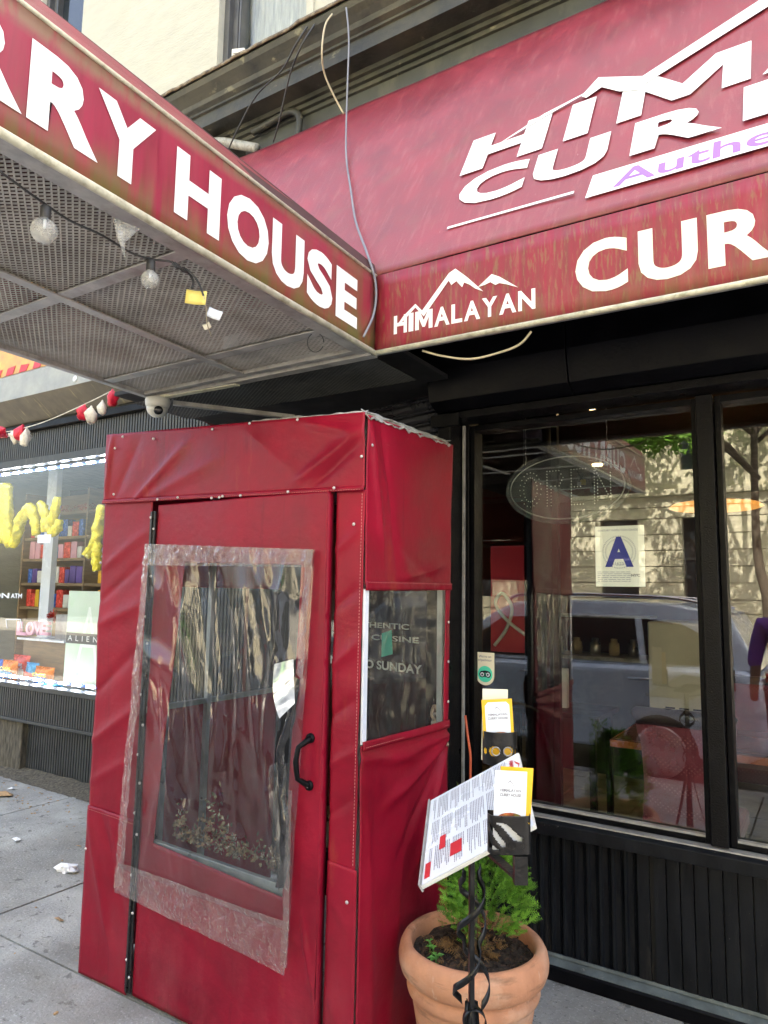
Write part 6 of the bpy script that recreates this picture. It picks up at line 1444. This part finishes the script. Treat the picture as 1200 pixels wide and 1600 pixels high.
# cars
def car(x0, x1, ys, label, paint, flip, hroof=1.66):
    """side nearest the shop at y=ys; x0 front, x1 rear"""
    L = x1-x0; T = thing('parked_car', label, 'car', ((x0+x1)/2, ys-.92, -.13), 'cars parked along the kerb'); g0 = -.13
    fx = (lambda t: x0+L*t) if not flip else (lambda t: x1-L*t)
    prof = [(0.01, .35), (0.0, .62), (.03, .80), (.12, .92), (.24, 1.0), (.34, 1.02), (.95, 1.06), (.985, 1.0), (1.0, .70), (.995, .38), (.95, .26), (.05, .26)]
    mb = MB(); n_ = len(prof); ws = [(-.92, .955), (-.86, 1.0), (-.2, 1.0), (.2, 1.0), (.86, 1.0), (.92, .955)]
    vs = []; fs = []
    for (wy, s_) in ws:
        for (t, z) in prof: tt = .5+(t-.5)*(s_ if abs(wy) > .9 else 1); zz = z if z < .3 else (.26+(z-.26)*(.96 if abs(wy) > .9 else 1)); vs.append((fx(tt), ys-.92+wy, g0+.05+zz))
    for k in range(len(ws)-1):
        for i in range(n_): fs.append((k*n_+i, k*n_+(i+1) % n_, (k+1)*n_+(i+1) % n_, (k+1)*n_+i))
    fs.append(tuple(range(n_))); fs.append(tuple(reversed(range((len(ws)-1)*n_, len(ws)*n_))))
    mb.add(vs, fs); mb.build('body', M[paint], T, bevel=.04)
    gh = [(.26, 1.03), (.40, 1.50), (.46, hroof-.03), (.60, hroof), (.80, hroof-.02), (.92, hroof-.10), (.975, 1.06)]
    mb = MB(); vs = []; fs = []; n_ = len(gh)
    for wy in (-1, 1):
        for (t, z) in gh: half = .86-(z-1.03)*.30; vs.append((fx(t), ys-.92+wy*half, g0+.05+z))
    fs = [tuple(range(n_)), tuple(reversed(range(n_, 2*n_)))]+[(i, i+1, n_+i+1, n_+i) for i in range(n_-1)]
    mb.add(vs, fs); mb.build('cabin', M[paint], T, bevel=.03)
    for wy in (-1, 1):
        for (pl_) in ([(.31, 1.08), (.43, 1.46), (.555, 1.50), (.555, 1.07)], [(.57, 1.07), (.57, 1.50), (.735, 1.49), (.75, 1.07)], [(.765, 1.07), (.75, 1.49), (.83, 1.45), (.90, 1.28), (.88, 1.08)]):
            mb = MB(); vs = []
            for (t, z) in pl_: half = .86-(z-1.03)*.30+.006; vs.append(Vector((fx(t), ys-.92+wy*half, g0+.05+z)))
            n_ = len(vs); vs += [v+Vector((0, -wy*.01, 0)) for v in vs]; mb.add(vs, [tuple(range(n_)), tuple(reversed(range(n_, 2*n_)))]+[(i, (i+1) % n_, n_+(i+1) % n_, n_+i) for i in range(n_)]); mb.build('side_window', M['winopp'], T)
        MB().tube(smooth_pts([(fx(.44), ys-.92+wy*.66, g0+hroof+.03), (fx(.50), ys-.92+wy*.66, g0+hroof+.10), (fx(.80), ys-.92+wy*.66, g0+hroof+.08), (fx(.90), ys-.92+wy*.66, g0+hroof-.02)]), .018, 6).build('roof_rail', M['chrome'], T)
        for t in (.36, .60): MB().tube([(fx(t+.13), ys-.92+wy*.94, g0+.98), (fx(t+.19), ys-.92+wy*.945, g0+.985)], .012, 6).build('door_handle', M['chrome'], T)
        for t in (.19, .79):
            cc = Vector((fx(t), ys-.92+wy*.83, g0+.34)); wh = MB().lathe([(.0001, -.10), (.30, -.11), (.34, -.08), (.34, .08), (.30, .11), (.0001, .10)], cc, 28, axis='y').build('wheel', M['rubber'], T)
            rm = MB()
            rm.lathe([(.215, -.015), (.235, .0), (.215, .015)], cc+Vector((0, wy*.105, 0)), 28, axis='y')
            for k in range(7): a = 2*math.pi*k/7; rm.bar(cc+Vector((0, wy*.115, 0)), cc+Vector((.22*math.cos(a), wy*.112, .22*math.sin(a))), .045, .02, (0, 1, 0))
            rm.build('rim', M['rim'], wh)
    MB().box((fx(.56)-.003, ys-.921+.92, g0+.4), (fx(.56)+.003, ys+.004, g0+1.05)).build('door_seam', M['dark'], T)
    for wy in (-.8, .8): MB().box((min(fx(.985), fx(1.005)), ys-.92+wy-.1, g0+.85), (max(fx(.985), fx(1.005)), ys-.92+wy+.1, g0+1.1)).build('tail_lamp', M['taillight'], T); MB().box((min(fx(-.004), fx(.02)), ys-.92+wy-.12, g0+.68), (max(fx(-.004), fx(.02)), ys-.92+wy+.12, g0+.8)).build('head_lamp', M['paper'], T)
car(-4.95, -.45, -.72, 'silver blue estate car parked at the kerb and mirrored in the big window', 'carpaint', False)
car(-10.6, -6.0, -.75, 'dark slate car parked further along the kerb', 'carpaint2', False)
# person behind the photographer, mirrored in the glass
def person(px_, py_, label):
    T = thing('person', label, 'person', (px_, py_, 0))
    def skin(nm, V, Ed, m, parent, sub=2):
        me = bpy.data.meshes.new(nm); me.from_pydata([(v[0], v[1], v[2]) for v in V], Ed, []); o = link(nm, me, m, parent, WL[T.name])
        md = o.modifiers.new('skin', 'SKIN'); md.use_smooth_shade = True
        lay = me.skin_vertices[0].data if me.skin_vertices else None
        if lay is None:
            bpy.context.view_layer.objects.active = o; me.attributes  # layer is added with the modifier in 4.5
        for i, v in enumerate(V):
            me.skin_vertices[0].data[i].radius = (v[3], v[4] if len(v) > 4 else v[3]); me.skin_vertices[0].data[i].use_root = (i == 0)
        s_ = o.modifiers.new('sub', 'SUBSURF'); s_.levels = sub; s_.render_levels = sub; return o
    V = [(0, 0, .95, .14, .11), (0, 0, 1.12, .13, .10), (0, 0, 1.30, .155, .11), (0, 0, 1.42, .12, .09), (0, 0, 1.50, .055), (0, 0, 1.60, .075, .09), (0, 0, 1.70, .08, .09), (0, 0, 1.76, .05),
         (.17, 0, 1.41, .06), (.24, .03, 1.14, .045), (.20, .22, 1.12, .035), (.19, .30, 1.13, .03), (-.17, 0, 1.41, .06), (-.24, .0, 1.13, .045), (-.26, .06, .90, .035), (-.26, .08, .80, .03),
         (.09, 0, .88, .10), (.10, .01, .50, .065), (.10, .0, .10, .045), (.10, .12, .04, .04), (-.09, 0, .88, .10), (-.10, .01, .50, .065), (-.10, 0, .10, .045), (-.10, .12, .04, .04)]
    Ed = [(0, 1), (1, 2), (2, 3), (3, 4), (4, 5), (5, 6), (6, 7), (3, 8), (8, 9), (9, 10), (10, 11), (3, 12), (12, 13), (13, 14), (14, 15), (0, 16), (16, 17), (17, 18), (18, 19), (0, 20), (20, 21), (21, 22), (22, 23)]
    skin('body', V, Ed, M['skin'], T)
    Vs = [(0, 0, .92, .155, .125), (0, 0, 1.12, .145, .115), (0, 0, 1.30, .17, .125), (0, 0, 1.42, .13, .10), (.18, 0, 1.41, .075), (.245, .03, 1.14, .06), (.235, .10, 1.125, .055), (-.18, 0, 1.41, .075), (-.25, 0, 1.14, .06), (-.255, .02, 1.05, .055)]
    skin('shirt', Vs, [(0, 1), (1, 2), (2, 3), (3, 4), (4, 5), (5, 6), (3, 7), (7, 8), (8, 9)], M['purpleshirt'], T)
    Vt = [(0, 0, .94, .15, .12), (.09, 0, .86, .115), (.10, .01, .50, .085), (.10, 0, .10, .07), (-.09, 0, .86, .115), (-.10, .01, .50, .085), (-.10, 0, .10, .07)]
    skin('trousers', Vt, [(0, 1), (1, 2), (2, 3), (0, 4), (4, 5), (5, 6)], M['jeans'], T)
    MB().lathe([(.001, 1.81), (.06, 1.795), (.092, 1.75), (.098, 1.70), (.085, 1.64), (.001, 1.63)], (px_, py_-.03, 0), 18).build('hair', M['hair'], T)
try:
    person(-.30, -.22, 'person in a purple shirt and dark trousers standing near the kerb')
except Exception as e:
    print('person failed', e)
